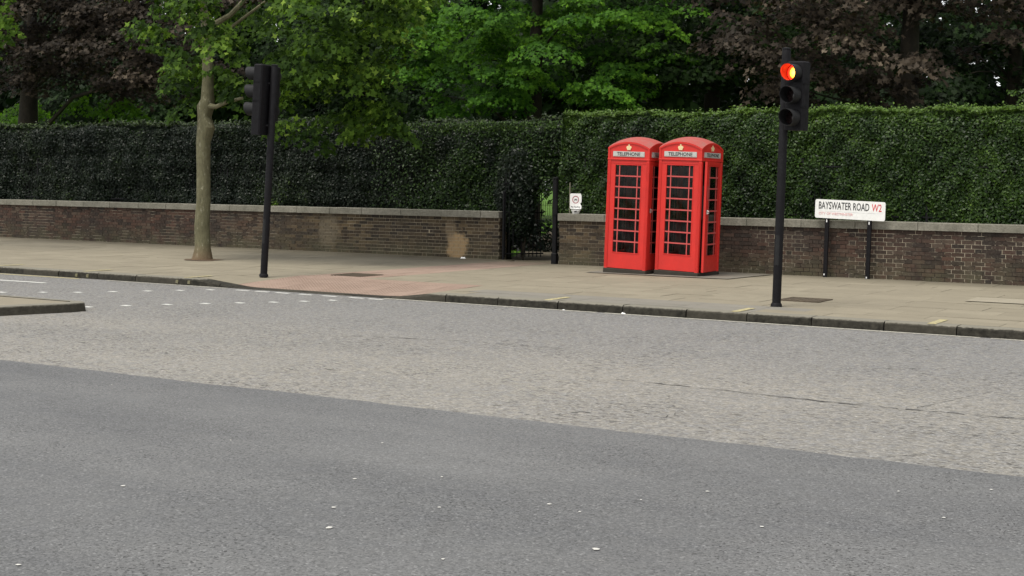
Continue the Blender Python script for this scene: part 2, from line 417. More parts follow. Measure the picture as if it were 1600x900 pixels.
# newer surface in the foreground with a slightly ragged edge
ed = [(x, 8.40 + .010*math.sin(x*1.7) + rnd.uniform(-.016, .016)) for x in np.arange(-60, 60, .22)]
sheet('resurfaced_road', [(-60, -20), (60, -20)] + [(float(x), float(y)) for x, y in ed[::-1]], -.106, MT['near'])
lawn = sheet('lawn', [(-150, 26.6), (120, 26.6), (120, 200), (-150, 200)], -.03, MT['grass'])
path = sheet('path', [(-15.3, 24.6), (-13.4, 24.6), (-13.4, 26.6), (-30, 62), (-34, 62), (-15.9, 26.6)], -.022, MT['bed'])
sheet('hedge_bed', [(-60, 24.5), (40, 24.5), (40, 26.6), (-60, 26.6)], -.027, MT['soil'])

def wavy(pts, wd, seed):
    r = random.Random(seed); L = []
    for (a, b) in zip(pts[:-1], pts[1:]):
        k = max(2, int(math.dist(a, b)/.07))
        for i in range(k):
            t = i/k; L.append((a[0]+(b[0]-a[0])*t + r.uniform(-.014, .014), a[1]+(b[1]-a[1])*t + r.uniform(-.018, .018)))
    L.append(pts[-1])
    V = []; F = []
    for i, (x, y) in enumerate(L):
        ww = wd*r.uniform(.15, 1.0)
        V += [(x, y-ww, -.1055), (x, y+ww, -.1055)]
        if i and r.random() > .14: b = 2*i; F.append((b-2, b, b+1, b-1))
    return V, F
for i, pts in enumerate([[(-5.34, 10.65), (-4.4, 10.6), (-3.36, 10.5), (-1.96, 10.55), (.5, 10.6)], [(-4.18, 8.45), (-4.15, 9.1), (-4.18, 9.69)],
                         [(-2.76, 10.61), (-2.46, 11.89)], [(-6.79, 12.36), (-6.4, 13.6), (-5.78, 15.13)], [(-9.2, 12.0), (-8.0, 12.3), (-6.8, 12.36)]]):
    V, F = wavy(pts, .013, i)
    mesh_obj('crack', V, F, MT['crack'], road)
V = []; F = []
gum = [(-8.46, 7.87), (-6.04, 6.62), (-4.32, 6.47), (-4.12, 5.21), (-3.92, 5.85), (-2.88, 5.58), (-3.28, 6.17), (-3.14, 6.59), (-2.93, 6.98), (-2.06, 7.58), (-1.64, 7.92), (-3.49, 6.23), (-4.36, 5.55), (-4.69, 6.15), (-4.81, 3.97), (-3.36, 5.05),
       (-5.2, 7.1), (-4.9, 9.6), (-3.0, 9.9), (-6.6, 9.6), (-7.4, 10.3), (-9.5, 10.2), (-2.4, 6.4), (-1.7, 7.1), (-5.6, 5.3), (-3.9, 12.6), (-2.6, 9.2), (-8.0, 12.8), (-5.0, 11.5)]
for k, (x, y) in enumerate(gum):
    rr = rnd.uniform(.007, .015) if k not in (3, 5) else .02
    pts = [(x+rr*rnd.uniform(.6, 1.25)*math.cos(a), y+rr*rnd.uniform(.6, 1.25)*math.sin(a)) for a in np.linspace(0, 2*math.pi, 9)[:-1]]
    b = len(V); V += [(px, py, -.1012) for px, py in pts] + [(x, y, -.0985)]
    F += [(b+i, b+(i+1) % 8, b+8) for i in range(8)]
    mesh_obj('gum_spot', V[b:], [tuple(i-b for i in f) for f in F[-8:]], MT['gum'], road)

def quad_mark(name, poly, mat, z=-.1055, parent=road):
    return mesh_obj(name, [(x, y, z) for x, y in poly], [tuple(range(len(poly)))], mat, parent)
studs = [(-16.8, 13.48), (-16.37, 13.86), (-15.99, 14.18), (-15.71, 14.6), (-15.42, 15.02), (-15.15, 15.43), (-14.88, 15.80),
         (-14.02, 12.61), (-13.80, 13.06), (-13.52, 13.53), (-13.24, 13.96), (-12.95, 14.33), (-12.68, 14.72), (-12.46, 15.11), (-12.26, 15.5)]
for x, y in studs:
    quad_mark('crossing_stud', [(x-.07, y-.05), (x+.07, y-.05), (x+.07, y+.05), (x-.07, y+.05)], MT['whitemark'])
# broken white line at the dropped kerb
for x in (-14.45, -14.05, -13.65, -13.2, -12.75, -12.25, -11.9):
    quad_mark('edge_mark', [(x-.13, 16.0), (x+.13, 16.0), (x+.13, 16.08), (x-.13, 16.08)], MT['whitemark'])
quad_mark('lane_line', [(-22.6, 14.92), (-17.85, 15.1), (-17.85, 15.2), (-22.6, 15.02)], MT['whitemark'])
V = []; F = []
for i, x in enumerate(np.arange(-11.9, 4, .12)):
    V += [(x, 16.185+rnd.uniform(-.012, .012), -.1055), (x, 16.27, -.1055)]
    if i and rnd.random() > .05: F.append((2*i-2, 2*i, 2*i+1, 2*i-1))
mesh_obj('gutter_line', V, F, MT['faded'], road)
quad_mark('gutter_line', [(-17.6, 16.17), (-14.9, 16.17), (-14.9, 16.24), (-17.6, 16.24)], MT['faded'])
quad_mark('yellow_line', [(-24, 16.02), (-18.2, 16.12), (-18.2, 16.22), (-24, 16.12)], MT['yellow'])

# kerb stones --------------------------------------------------------------
kerb = mesh_obj('kerb', [(-60, 16.32, -.14), (40, 16.32, -.14), (40, 16.56, -.14), (-60, 16.56, -.14)], [(0, 1, 2, 3)], MT['bed']); street(kerb); tag(kerb, kind='structure')
xs = [-3.78-9*k for k in ()]
edges = [-3.78]; 
while edges[-1] > -34: edges.append(edges[-1] - rnd.uniform(.82, .98))
edges = edges[::-1] + [-3.78+.9*k for k in range(1, 8)]
for a, b in zip(edges[:-1], edges[1:]):
    m = MB(); k = 4
    g = .007; dy = rnd.uniform(-.006, .006); dz = rnd.uniform(-.004, .003)
    xs_ = np.linspace(a+g, b-g, k+1)
    prof = [(KY-.10+dy, -.13), (KY-.098+dy, None), (KY-.08+dy, 1), (KY+.155, 2)]
    V = []
    for x in xs_:
        z = pz(x, KY) + dz + .0
        j = rnd.uniform(-.004, .004)
        V += [(x, KY-.115+dy+j, -.13), (x, KY-.105+dy+j, max(z-.028, -.1045)), (x, KY-.075+dy, z+.001+rnd.uniform(-.002, .002)), (x, KY+.13, z+.002)]
    F = []
    for i in range(k):
        for q_ in range(3): F.append((4*i+q_, 4*i+4+q_, 4*i+5+q_, 4*i+1+q_))
    F += [(0, 1, 2, 3), (4*k+3, 4*k+2, 4*k+1, 4*k)]
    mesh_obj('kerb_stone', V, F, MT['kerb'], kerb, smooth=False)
# yellow loading ticks painted on the kerb: across the top and down the face
for tx in (-20.55, -18.3, -15.95, -9.25, -6.53, -4.08):
    y0 = KY-.104
    V = [(tx-.05, y0+.03, .006), (tx+.05, y0+.03, .006), (tx+.05, KY+.55, .009), (tx-.05, KY+.55, .009)]
    o = mesh_obj('loading_tick', V, [(0, 1, 2, 3)], MT['yellow'], kerb)
for tx in (-20.4, -18.15, -15.82, -18.42, -16.08):
    V = [(tx-.028, KY-.127, -.085), (tx+.03, KY-.127, -.092), (tx+.026, KY-.117, -.03), (tx-.03, KY-.117, -.036)]
    o = mesh_obj('loading_tick', V, [(0, 1, 2, 3)], MT['oldyellow'], kerb)

# pavement slabs -------------------------------------------------------------
bx_, by_, F = np.arange(-46, 26.01, 1.0), [16.5, 17.2, 18.0, 25.2], []
V = [(x, y, pz(x, y)-.02) for x in bx_ for y in by_]
for i in range(len(bx_)-1):
    for j in range(3): F.append((4*i+j, 4*i+4+j, 4*i+5+j, 4*i+1+j))
pav = mesh_obj('pavement', V, F, MT['bed']); street(pav); tag(pav, kind='structure')
SL = []
y = KY+.135; row = 0
while y < 24.9:
    d = rnd.choice((.45, .6, .6, .75)); x = -38 - rnd.random()
    while x < 6:
        l = rnd.choice((.6, .75, .9, 1.05)); SL.append((x, x+l, y, min(y+d, 24.99))); x += l
    y += d
def is_pink(cx, cy):
    return (-15.0 < cx < -11.75 and cy < 18.1 and not (cx > -12.6 and cy > 17.6)) or (-15.0 < cx < -13.7 and cy < 24.9 and abs(cx+14.3) < .75)
def slab_geo(s, m, pink=False):
    x0, x1, y0, y1 = s; g = .003; dz = rnd.uniform(-.002, .002); tx = rnd.uniform(-.0015, .0015); dd = rnd.random()
    P = [(x0+g, y0+g), (x1-g, y0+g), (x1-g, y1-g), (x0+g, y1-g)]
    top = [(a, b, pz(a, b)+dz+tx*(a-x0)) for a, b in P]; bot = [(a, b, pz(a, b)-.024) for a, b in P]
    m.add(top+bot, [(0, 1, 2, 3), (4, 5, 1, 0), (5, 6, 2, 1), (6, 7, 3, 2), (7, 4, 0, 3)], dd)
def vis(s):
    cx, cy = (s[0]+s[1])/2, (s[2]+s[3])/2
    dx = .8563*cx + .5149*cy; dz = -.5153*cx + .857*cy       # camera space
    if dz < 2: return -1
    u = dx/dz
    return -1 if abs(u) > .42 else (s[1]-s[0])*(s[3]-s[2])/dz**3
small = []                                                   # clip and split against the dropped-kerb ramp
for s in SL:
    if s[0] < -15.7+2 and s[1] > -16 or s[1] > -12.2 and s[0] < -11: pass
    small.append(s)
# pink tactile paving replaces the york stone in its area
tiles = []
for ix in range(int((3.6)/.4)):
    for iy in range(4):
        tiles.append((-15.0+.4*ix, -14.6+.4*ix, KY+.135+.4*iy, KY+.535+.4*iy))
for ix in range(3):
    for iy in range(16):
        yy = KY+.135+1.6+.4*iy
        if yy < 24.5: tiles.append((-14.9+.4*ix, -14.5+.4*ix, yy, yy+.4))
def overlap(s):
    r = []
    for s0 in (( -15.0, -11.4, KY+.135, KY+.135+1.6), (-14.9, -13.7, KY+1.735, 24.935)):
        if s[0] < s0[1]-.001 and s[1] > s0[0]+.001 and s[2] < s0[3]-.001 and s[3] > s0[2]+.001: r.append(s0)
    return r
def cut(s):
    ov = overlap(s)
    if not ov: return [s]
    a, b, c_, d_ = ov[0]; o_ = []
    if s[0] < a: o_.append((s[0], a, s[2], s[3]))
    if s[1] > b: o_.append((b, s[1], s[2], s[3]))
    if s[2] < c_: o_.append((max(s[0], a), min(s[1], b), s[2], c_))
    if s[3] > d_: o_.append((max(s[0], a), min(s[1], b), d_, s[3]))
    r = []
    for k in o_:
        if k[1]-k[0] > .03 and k[3]-k[2] > .03: r += cut(k)
    return r
SLAB = []
for s in small: SLAB += cut(s)
SLAB.sort(key=lambda s: -vis(s))
rest = MB()
for i, s in enumerate(SLAB):
    grey = s[3] < 17.75 and -11.4 < s[0] < -6.4
    if i < 230:
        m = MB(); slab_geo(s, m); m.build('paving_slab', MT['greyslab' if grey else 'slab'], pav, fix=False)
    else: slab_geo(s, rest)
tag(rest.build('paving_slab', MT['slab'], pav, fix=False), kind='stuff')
# tiles with raised flat-topped blisters joined in
blis = MB()
for s in tiles:
    m = MB(); slab_geo(s, m); m.build('tactile_paver', MT['tactile'], pav, fix=False)
for s in tiles:
    if s[2] < 19.0:
        for i in range(6):
            for j in range(6):
                cx, cy = s[0]+.033+.0667*i, s[2]+.033+.0667*j; z = pz(cx, cy)+.002; r1, r2 = .0165, .011
                V = [(cx+r1*math.cos(a), cy+r1*math.sin(a), z) for a in (0, 1.05, 2.09, 3.14, 4.19, 5.24)] + [(cx+r2*math.cos(a), cy+r2*math.sin(a), z+.005) for a in (0, 1.05, 2.09, 3.14, 4.19, 5.24)]
                blis.add(V, [(k, (k+1) % 6, (k+1) % 6+6, k+6) for k in range(6)] + [(6, 7, 8, 9, 10, 11)])
tag(blis.build('blister', MT['tactile'], pav, fix=False), kind='stuff')
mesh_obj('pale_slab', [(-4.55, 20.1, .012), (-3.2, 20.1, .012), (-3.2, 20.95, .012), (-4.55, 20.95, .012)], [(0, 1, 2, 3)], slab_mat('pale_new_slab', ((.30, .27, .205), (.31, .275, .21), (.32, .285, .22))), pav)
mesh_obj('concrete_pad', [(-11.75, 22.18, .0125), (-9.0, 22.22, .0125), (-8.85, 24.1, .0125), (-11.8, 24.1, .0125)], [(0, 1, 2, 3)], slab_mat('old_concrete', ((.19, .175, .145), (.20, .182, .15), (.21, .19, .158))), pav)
# covers in the pavement
def cover(x0, x1, y0, y1, label):
    e = street(empty('access_cover', S((x0+x1)/2, (y0+y1)/2, 0), 0, label, 'access cover'))
    a, b = (x1-x0)/2, (y1-y0)/2
    m = MB(); m.box(-a, a, -b, b, -.01, .010); m.box(-a-.02, a+.02, -b-.02, -b-.001, -.01, .014).box(-a-.02, a+.02, b+.001, b+.02, -.01, .014).box(-a-.02, -a-.001, -b, b, -.01, .014).box(a+.001, a+.02, -b, b, -.01, .014)
    m.build('frame', MT['iron_cover'], e)
    m = MB()
    nx, ny = int(a*2/.08), int(b*2/.08)
    for i in range(nx):
        for j in range(ny): 
            cx, cy = -a+.05+(2*a-.1)*i/(nx-1), -b+.05+(2*b-.1)*j/(ny-1); m.box(cx-.022, cx+.022, cy-.022, cy+.022, .0101, .014)
    tag(m.build('tread_stud', MT['iron_cover'], e), kind='stuff')
cover(-14.62, -14.02, 18.46, 19.06, 'brown iron access cover beside the pink paving near the dropped kerb')
cover(-6.72, -6.16, 18.5, 19.08, 'brown iron access cover in the pavement right of the pole with the lit signal')

# traffic island -------------------------------------------------------------
isl = MB()
poly = [(-14.2, 9.6), (-13.88, 11.12), (-13.62, 11.95), (-13.60, 12.2), (-13.80, 12.33), (-30, 12.2), (-30, 9.0), (-14.4, 9.0)]
inner = [(-14.42, 9.65), (-14.08, 11.16), (-13.80, 11.98), (-13.80, 12.12), (-13.86, 12.17), (-30, 12.03), (-30, 9.2), (-14.6, 9.2)]
island = empty('traffic_island', S(0, 0, 0), 0); street(island); tag(island, 'low kerbed traffic island jutting into the road at the left edge', 'traffic island')
n_ = len(poly)
V = [(x, y, -.115) for x, y in poly] + [(x*1+.0, y, .0) for x, y in poly] + [(x, y, .004) for x, y in inner]
V[n_:2*n_] = [(p[0]*.9+i_[0]*.1, p[1]*.9+i_[1]*.1, -.0) for p, i_ in zip(poly, inner)]
F = [(i, (i+1) % n_, (i+1) % n_+n_, i+n_) for i in range(n_)] + [(i+n_, (i+1) % n_+n_, (i+1) % n_+2*n_, i+2*n_) for i in range(n_)]
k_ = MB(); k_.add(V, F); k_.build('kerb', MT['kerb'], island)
mesh_obj('paving', [(x, y, -.003) for x, y in inner], [tuple(range(n_))], MT['slab'], island)

# ------------------------------------------------------------------ brick walls
def brick_wall(x0, x1, y, ytop, label, near_x):
    e = street(empty('brick_wall', S(0, 0, 0), 0, label, 'wall'))
    T = .33; Hh = .88; ch = Hh/12; g = .0045
    m = MB(); m.box(x0+.012, x1-.012, y+.010, y+T-.01, -.12, Hh); m.build('mortar', MT['mortar'], e)
    unit = {}
    def shared(w_, d_):
        k = (round(w_, 3), round(d_, 3))
        if k not in unit:
            b = MB(); b.box(-w_/2, w_/2, 0, d_, -(ch-.0095)/2, (ch-.0095)/2)
            # slight arris wear: nudge corners
            b.V = [(vx, vy+(.003 if abs(abs(vx)-w_/2) < .001 and vy < .001 else 0), vz) for vx, vy, vz in b.V]
            o = mesh_obj('brick', b.V, b.F, MT['brick'], link=False); unit[k] = o.data
        return unit[k]
    L = []
    for c_ in range(-1, 12):
        x = x0; z = (c_+.5)*ch; k = 0
        off = c_ % 2
        seq = [.2150, .1025] if off == 0 else [.1025, .2150]
        first = True
        while x < x1-.02:
            l = seq[k % 2]
            if off:
                l = .1025 if k == 0 else .046 if k == 1 else (.2150, .1025)[k % 2]
            l = min(l, x1-x)
            if l > .04: L.append((x+l/2, z, l-.001, x <= x0+.001 or x+l >= x1-.02))
            x += l+.0095; k += 1; first = False
    L.sort(key=lambda b: abs(b[0]-near_x))
    joined = MB(); cnt = 0
    for (bx, bz, l, end) in L:
        yy = y + rnd.uniform(-.003, .003) + (.004 if rnd.random() < .08 else 0)
        std = min((.2150, .1025), key=lambda s_: abs(s_-l))
        if abs(std-.001-l) < .002 and cnt < 290 and bz > 0:
            o = bpy.data.objects.new('brick', shared(std-.001, .05)); C.objects.link(o); o.parent = e
            o.location = (bx, yy, bz); o.rotation_euler = (0, rnd.uniform(-.008, .008), rnd.uniform(-.01, .01)); cnt += 1
        else:
            h = (ch-.0095)/2
            joined.box(bx-l/2, bx+l/2, yy, yy+.05, bz-h+rnd.uniform(-.001, .001), bz+h, t=.001+.998*rnd.random())
    # end face bricks
    for xe, sgn in ((x0, 1), (x1, -1)):
        for c_ in range(12):
            z = (c_+.5)*ch; h = (ch-.0095)/2
            for (a, b) in (((.055, .165), (.175, .325)) if c_ % 2 else ((.055, .10), (.11, .325))):
                q0, q1 = (xe, xe+.03) if sgn > 0 else (xe-.03, xe)
                joined.box(q0, q1, y+a, y+b, z-h, z+h, t=.001+.998*rnd.random())
    tag(joined.build('brick', MT['brick'], e, fix=False), kind='stuff')
    # coping stones
    x = x0-.02; 
    while x < x1:
        l = min(rnd.uniform(.9, 1.15), x1+.02-x)
        if x1-x-l < .4: l = x1+.02-x
        m = MB(); dz = rnd.uniform(-.003, .003); dy = rnd.uniform(-.004, .004)
        m.box(x+.003, x+l-.003, y-.045+dy, y+T+.04, Hh+.0015, Hh+.14+dz, bev=.008)
        m.build('coping_stone', MT['coping'], e, fix=False); x += l
    return e
wallR = brick_wall(-13.46, 6, 24.28, 1.02, 'dark red sooty brick wall behind the telephone boxes and the street name sign', -5.2)
wallL = brick_wall(-36, -15.30, 24.95, 1.02, 'long brown brick wall with stone coping running left from the iron gate', -15.4)
# small weed and mortar lump on the walls
# ------------------------------------------------------------------ railings behind the walls
def railing(x0, x1, y, label):
    e = street(empty('iron_railing', S(0, 0, 0), 0, label, 'railing'))
    x = x0
    for z in (1.10, 2.0):
        m = MB(); m.box(x0, x1, y-.02, y+.02, z-.012, z+.012); m.build('rail', MT['iron'], e)
    m = MB(); k = 0
    while x < x1:
        if k % 20 == 0: p = MB(); p.box(x-.02, x+.02, y-.022, y+.022, .8, 2.15); p.build('post', MT['iron'], e)
        else: m.tube([(x, y, 1.0), (x, y, 2.08)], [.008, .008], 6)
        x += .115; k += 1
    tag(m.build('bar', MT['iron'], e), kind='stuff')
railing(-13.2, 1, 24.89, 'thin black iron railing half buried in the hedge behind the right wall')
railing(-35, -15.5, 25.50, 'thin black iron railing half buried in the dark hedge behind the left wall')

# ------------------------------------------------------------------ gate
e = street(empty('iron_gate', S(-15.2, 25.1, 0), R_(0), 'black iron bar gate standing open at the end of the left wall', 'gate'))
g = MB()
ang = R_(62)
gx, gy = math.cos(ang), math.sin(ang)
def gp(t, z): return (t*gx, t*gy-.12, z)
for z in (.12, 1.0, 1.62): MB().tube([gp(0, z), gp(1.0, z)], [.016, .016], 6).build('rail', MT['iron'], e)
for k in range(10):
    t = .04+.1*k; hh = 1.78 + (.05 if k % 2 else 0)
    MB().tube([gp(t, .05), gp(t, hh), gp(t, hh+.08)], [.0105, .0105, .001], 6).build('bar', MT['iron'], e)
MB().box(-.02, .02, -.14, -.10, -.02, 1.45).build('post', MT['iron'], e)
e = street(empty('gate_post', S(-13.58, 24.32, 0), 0, 'tall black iron gate post at the end of the right wall', 'gate post'))
MB().box(-.045, .045, -.045, .045, -.02, 1.72, bev=.01).build('shaft', MT['iron'], e)
MB().box(-.058, .058, -.058, .058, -.02, .22, bev=.012).build('foot', MT['iron'], e)
MB().box(-.052, .052, -.052, .052, 1.723, 1.75, bev=.01).build('cap', MT['iron'], e)
MB().box(-.03, .065, -.062, -.058, 1.0, 1.3).build('hinge', MT['iron'], e)

# ------------------------------------------------------------------ leaves
def frames(n):
    n = n/np.linalg.norm(n, axis=1)[:, None]
    a = rng.normal(size=n.shape); u = np.cross(n, a); u /= np.linalg.norm(u, axis=1)[:, None]
    return u, np.cross(n, u), n
QUAD = np.array([(-.5, 0), (0, -.27), (.5, 0), (0, .27)])
QUADZ = np.array([0, .06, 0, .06])
def lobes(nl=5, inner=.45):
    P = []
    ang = [-150, -105, -70, -32, -14, 0, 14, 32, 70, 105, 150]
    rad = [.42, .30, .78, .42, .60, 1.0, .60, .42, .78, .30, .42]
    P = [(-.18, 0)] if False else []
    for a, r in zip(ang, rad): P.append((r*math.cos(R_(a)), r*math.sin(R_(a))))
    return np.array(P)*.62
MAPLE = lobes()
MAPZ = -.18*np.abs(MAPLE[:, 1])-.12*MAPLE[:, 0]**2
def leaves(name, pos, nrm, size, tint, mat, parent, shape='quad'):
    T, Z = (QUAD, QUADZ) if shape == 'quad' else (MAPLE, MAPZ)
    u, v, n = frames(nrm); k = len(T)
    V = pos[:, None, :] + size[:, None, None]*(u[:, None, :]*T[None, :, 0, None] + v[:, None, :]*T[None, :, 1, None] + n[:, None, :]*Z[None, :, None])
    return fast_mesh(name, V.reshape(-1, 3), k, mat, parent, np.clip(tint, 0, 1))
def vnoise(x, y, f, seed):
    r = np.random.default_rng(seed); s = np.zeros_like(x)
    for k in range(7):
        a = r.uniform(0, 2*np.pi); fr = f*r.uniform(.6, 1.9); s += np.sin(x*fr*np.cos(a)+y*fr*np.sin(a)+r.uniform(0, 6.3))
    return s/7**.5

def ell(n, c, rad, shell=.0, seed=1, zmin=None, front=0):
    r = np.random.default_rng(seed); out_ = []
    while len(out_) < n:
        v = r.normal(size=3); v /= np.linalg.norm(v); q2 = (shell + (1-shell)*r.random())**.5
        p = np.array(c) + v*q2*np.array(rad)
        if zmin and p[2] < zmin + r.uniform(-.15, .15): continue
        if front and v[1] > 0 and r.random() < front: continue
        out_.append(p)
    return np.array(out_)
def hedge(x0, x1, y0, depth, z0, ztop, dens, size, mat, label, seed, base_tint=.35, topyoung=.6, zbot=None, cut=None, endfaces=(), shade=None):
    e = street(empty('hedge', S(0, 0, 0), 0, label, 'hedge'))
    A = (x1-x0)*(ztop(0)-z0); n = int(A*dens)
    x = rng.uniform(x0, x1, n); zt = np.array([ztop(v) for v in x]); z = z0 + (zt-z0)*rng.random(n)
    bump = .065*vnoise(x, z, 2.2, seed)+.035*vnoise(x, z, 8, seed+1)
    edge = np.clip((z-(zt-.45))/.45, 0, 1)**1.5
    y = y0 - bump + edge**2*.14 + np.abs(rng.normal(0, .055, n))
    nr = np.stack([rng.normal(0, .5, n), -1+rng.normal(0, .35, n), .35+rng.normal(0, .5, n)+edge*1.0], 1)
    tn = base_tint + .14*vnoise(x, z, 1.6, seed+2) + .10*vnoise(x, z, 6, seed+7) + rng.normal(0, .17, n) + edge*.25*topyoung
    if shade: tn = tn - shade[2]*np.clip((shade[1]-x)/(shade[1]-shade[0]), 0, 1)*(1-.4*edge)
    P = [np.stack([x, y, z], 1)]; Nn = [nr]; TT = [tn]
    # top surface and the young shoots standing out of it
    n2 = int((x1-x0)*depth*dens*.6); x = rng.uniform(x0, x1, n2); yy = rng.uniform(0, 1, n2)**1.5*depth
    zt = np.array([ztop(v) for v in x]); z = zt + .03*vnoise(x, yy, 7, seed+5) + .03*vnoise(x, yy, 17, seed+6) + rng.exponential(.022, n2) - .02
    P.append(np.stack([x, y0+.08+yy, z], 1)); Nn.append(np.stack([rng.normal(0, .7, n2), rng.normal(-.5, .6, n2), np.ones(n2)], 1))
    TT.append(base_tint+.2 + topyoung*.5 + rng.normal(0, .16, n2))
    for xe, s_ in endfaces:
        n3 = int(depth*2.3*dens); yy = rng.random(n3)*depth; z = rng.uniform(z0, ztop(xe), n3)
        P.append(np.stack([xe+s_*(.05*vnoise(yy, z, 4, seed)+.03)-s_*np.abs(rng.normal(0, .06, n3)), y0+yy, z], 1))
        Nn.append(np.stack([np.full(n3, s_*1.)+rng.normal(0, .4, n3), rng.normal(0, .5, n3), rng.normal(.3, .5, n3)], 1)); TT.append(base_tint*.8+rng.normal(0, .15, n3))
    P = np.concatenate(P); Nn = np.concatenate(Nn); TT = np.concatenate(TT)
    if cut is not None:
        k = ~cut(P); P, Nn, TT = P[k], Nn[k], TT[k]
    sz = size*rng.uniform(.6, 1.35, len(P))
    leaves('foliage', P, Nn, sz, TT, mat, e)
    return e
topR = lambda x: 3.03 + .025*math.sin(x*1.3)+.03*math.sin(x*3.1+1)
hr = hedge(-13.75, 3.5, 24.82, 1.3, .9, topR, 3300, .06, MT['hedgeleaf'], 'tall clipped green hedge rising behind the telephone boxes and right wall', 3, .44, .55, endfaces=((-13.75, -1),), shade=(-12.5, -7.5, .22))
MB().box(-13.6, 3.5, 24.97, 26.0, -.02, 2.9).build('branches_or_core', MT['core'], hr)  # solid dark box added inside the hedge to block light
m = MB()
def topL(x):
    if x > -14.6: return 2.97+.06*(x+15)
    if x > -19.5: return 2.93 + .035*math.sin(x*2.1)+.03*math.sin(x*5.3)
    return 3.02 + .03*math.sin(x*1.1)
def arch(P):   # the opening through the hedge at the gate
    X = P[:, 0] + .58*np.maximum(P[:, 1]-25.2, 0); return (X > -14.8) & (P[:, 2] < 1.5 + .12*np.sin(X*23) - .9*np.clip(-14.2-X, 0, .6)) | (X > -15.3) & (P[:, 2] < .35)
hl = hedge(-37, -13.72, 25.42, 1.3, .9, topL, 2300, .066, MT['hedgeleafd'], 'long dark clipped hedge behind the left wall, arching over the gate', 11, .36, .5, cut=arch)
m = MB(); m.prism([(-37, 25.58), (-15.35, 25.58), (-16.0, 26.6), (-37, 26.6)], 'z', -.02, 2.8); m.prism([(-15.34, 25.58), (-13.62, 25.58), (-13.62, 26.5), (-15.9, 26.5)], 'z', 2.2, 2.8); m.build('branches_or_core', MT['core'], hl)  # added dark filler within the left hedge that stops light coming through
# greener stretch of the hedge between the green tree and the gate
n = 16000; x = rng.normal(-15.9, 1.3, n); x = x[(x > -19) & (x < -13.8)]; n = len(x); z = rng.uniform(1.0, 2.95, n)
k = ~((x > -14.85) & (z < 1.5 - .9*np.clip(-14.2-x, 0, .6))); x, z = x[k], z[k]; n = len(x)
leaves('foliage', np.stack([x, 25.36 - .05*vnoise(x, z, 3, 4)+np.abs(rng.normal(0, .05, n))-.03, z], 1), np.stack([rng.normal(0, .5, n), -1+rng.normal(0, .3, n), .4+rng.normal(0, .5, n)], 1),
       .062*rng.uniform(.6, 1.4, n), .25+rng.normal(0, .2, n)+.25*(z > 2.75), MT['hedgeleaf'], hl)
# laurel growing through and beside the gate
e = street(empty('shrub', S(-15.0, 25.2, 0), 0, 'dark shrub pushing through the iron gate over the path', 'shrub'))
n = 9000; q_ = rng.normal(size=(n, 3)); q_ /= np.linalg.norm(q_, axis=1)[:, None]; rr = rng.uniform(.7, 1.05, n)[:, None]
P = q_*rr*np.array([.55, .35, 1.05]) + np.array([-.08, .22, 1.38]); P[:, 0] += .10*vnoise(P[:, 2], P[:, 1], 5, 9)
P = P[(P[:, 2] > .30) & (P[:, 0] + .58*P[:, 1] < .42 + .12*(P[:, 2] > 1.5))]
leaves('foliage', P, np.stack([rng.normal(0, .5, len(P)), -1+rng.normal(0, .4, len(P)), .4+rng.normal(0, .5, len(P))], 1), .07*rng.uniform(.6, 1.4, len(P)), .33+.15*vnoise(P[:, 0], P[:, 2], 5, 33)+rng.normal(0, .17, len(P)), MT['hedgeleafd'], e)
b = MB()
for k in range(9): b.tube([(0, .25, -.03), (rnd.uniform(-.12, .12), .25, .7), (rnd.uniform(-.25, .25), rnd.uniform(.15, .35), 1.8)], [.02, .014, .005], 5)
b.build('stems', MT['dark_bark'], e)
e = street(empty('shrub', S(-17.3, 29.6, 0), 0, 'low dark shrub seen through the gateway below the bright lawn', 'shrub'))
n = 9000; q_ = rng.normal(size=(n, 3)); q_ /= np.linalg.norm(q_, axis=1)[:, None]; P = q_*rng.uniform(.7, 1.03, n)[:, None]*np.array([2.6, .6, .70]) + np.array([0, 0, .05]); P = P[P[:, 2] > -.02]
leaves('foliage', P, P+rng.normal(0, .3, P.shape), .09*rng.uniform(.6, 1.3, len(P)), .15+rng.normal(0, .15, len(P)), MT['hedgeleafd'], e)
b = MB()
for k in range(12): b.tube([(rnd.uniform(-2, 2), 0, -.04), (rnd.uniform(-2, 2), 0, .5)], [.02, .006], 5)
b.build('stems', MT['dark_bark'], e)
e = street(empty('bush', S(-19.6, 32.5, 0), 0, 'lit green bush glimpsed at the top of the gateway', 'bush'))
cen = ell(16, (0, 0, 2.1), (1.8, .6, .55), .3, 77)
leaves('foliage', cen[rng.integers(0, 16, 1500)]+rng.normal(0, .22, (1500, 3)), rng.normal(0, .5, (1500, 3))+np.array([0, -.6, .6]), .12*rng.uniform(.6, 1.3, 1500), .4+rng.normal(0, .2, 1500), MT['limeleaf'], e, 'maple')
b = MB()
for k in range(7): b.tube([(0, 0, -.04), (rnd.uniform(-.5, .5), 0, 1.0), (rnd.uniform(-1.5, 1.5), 0, 2.1)], [.03, .02, .006], 5)
b.build('stems', MT['dark_bark'], e)
# park fence far behind, through the gateway
e = street(empty('park_fence', S(-33.0, 57, 0), 0, 'low pale green bar fence on the bright lawn seen through the gateway', 'fence'))
fm = plain('green_fence_paint', (.18, .28, .06), .6)
for z in (.12, .72): MB().box(-6, 6, -.015, .015, z-.015, z+.015).build('rail', fm, e)
for k in range(96): MB().box(-6+.125*k-.014, -6+.125*k+.014, -.01, .01, 0, .9).build('bar', fm, e)

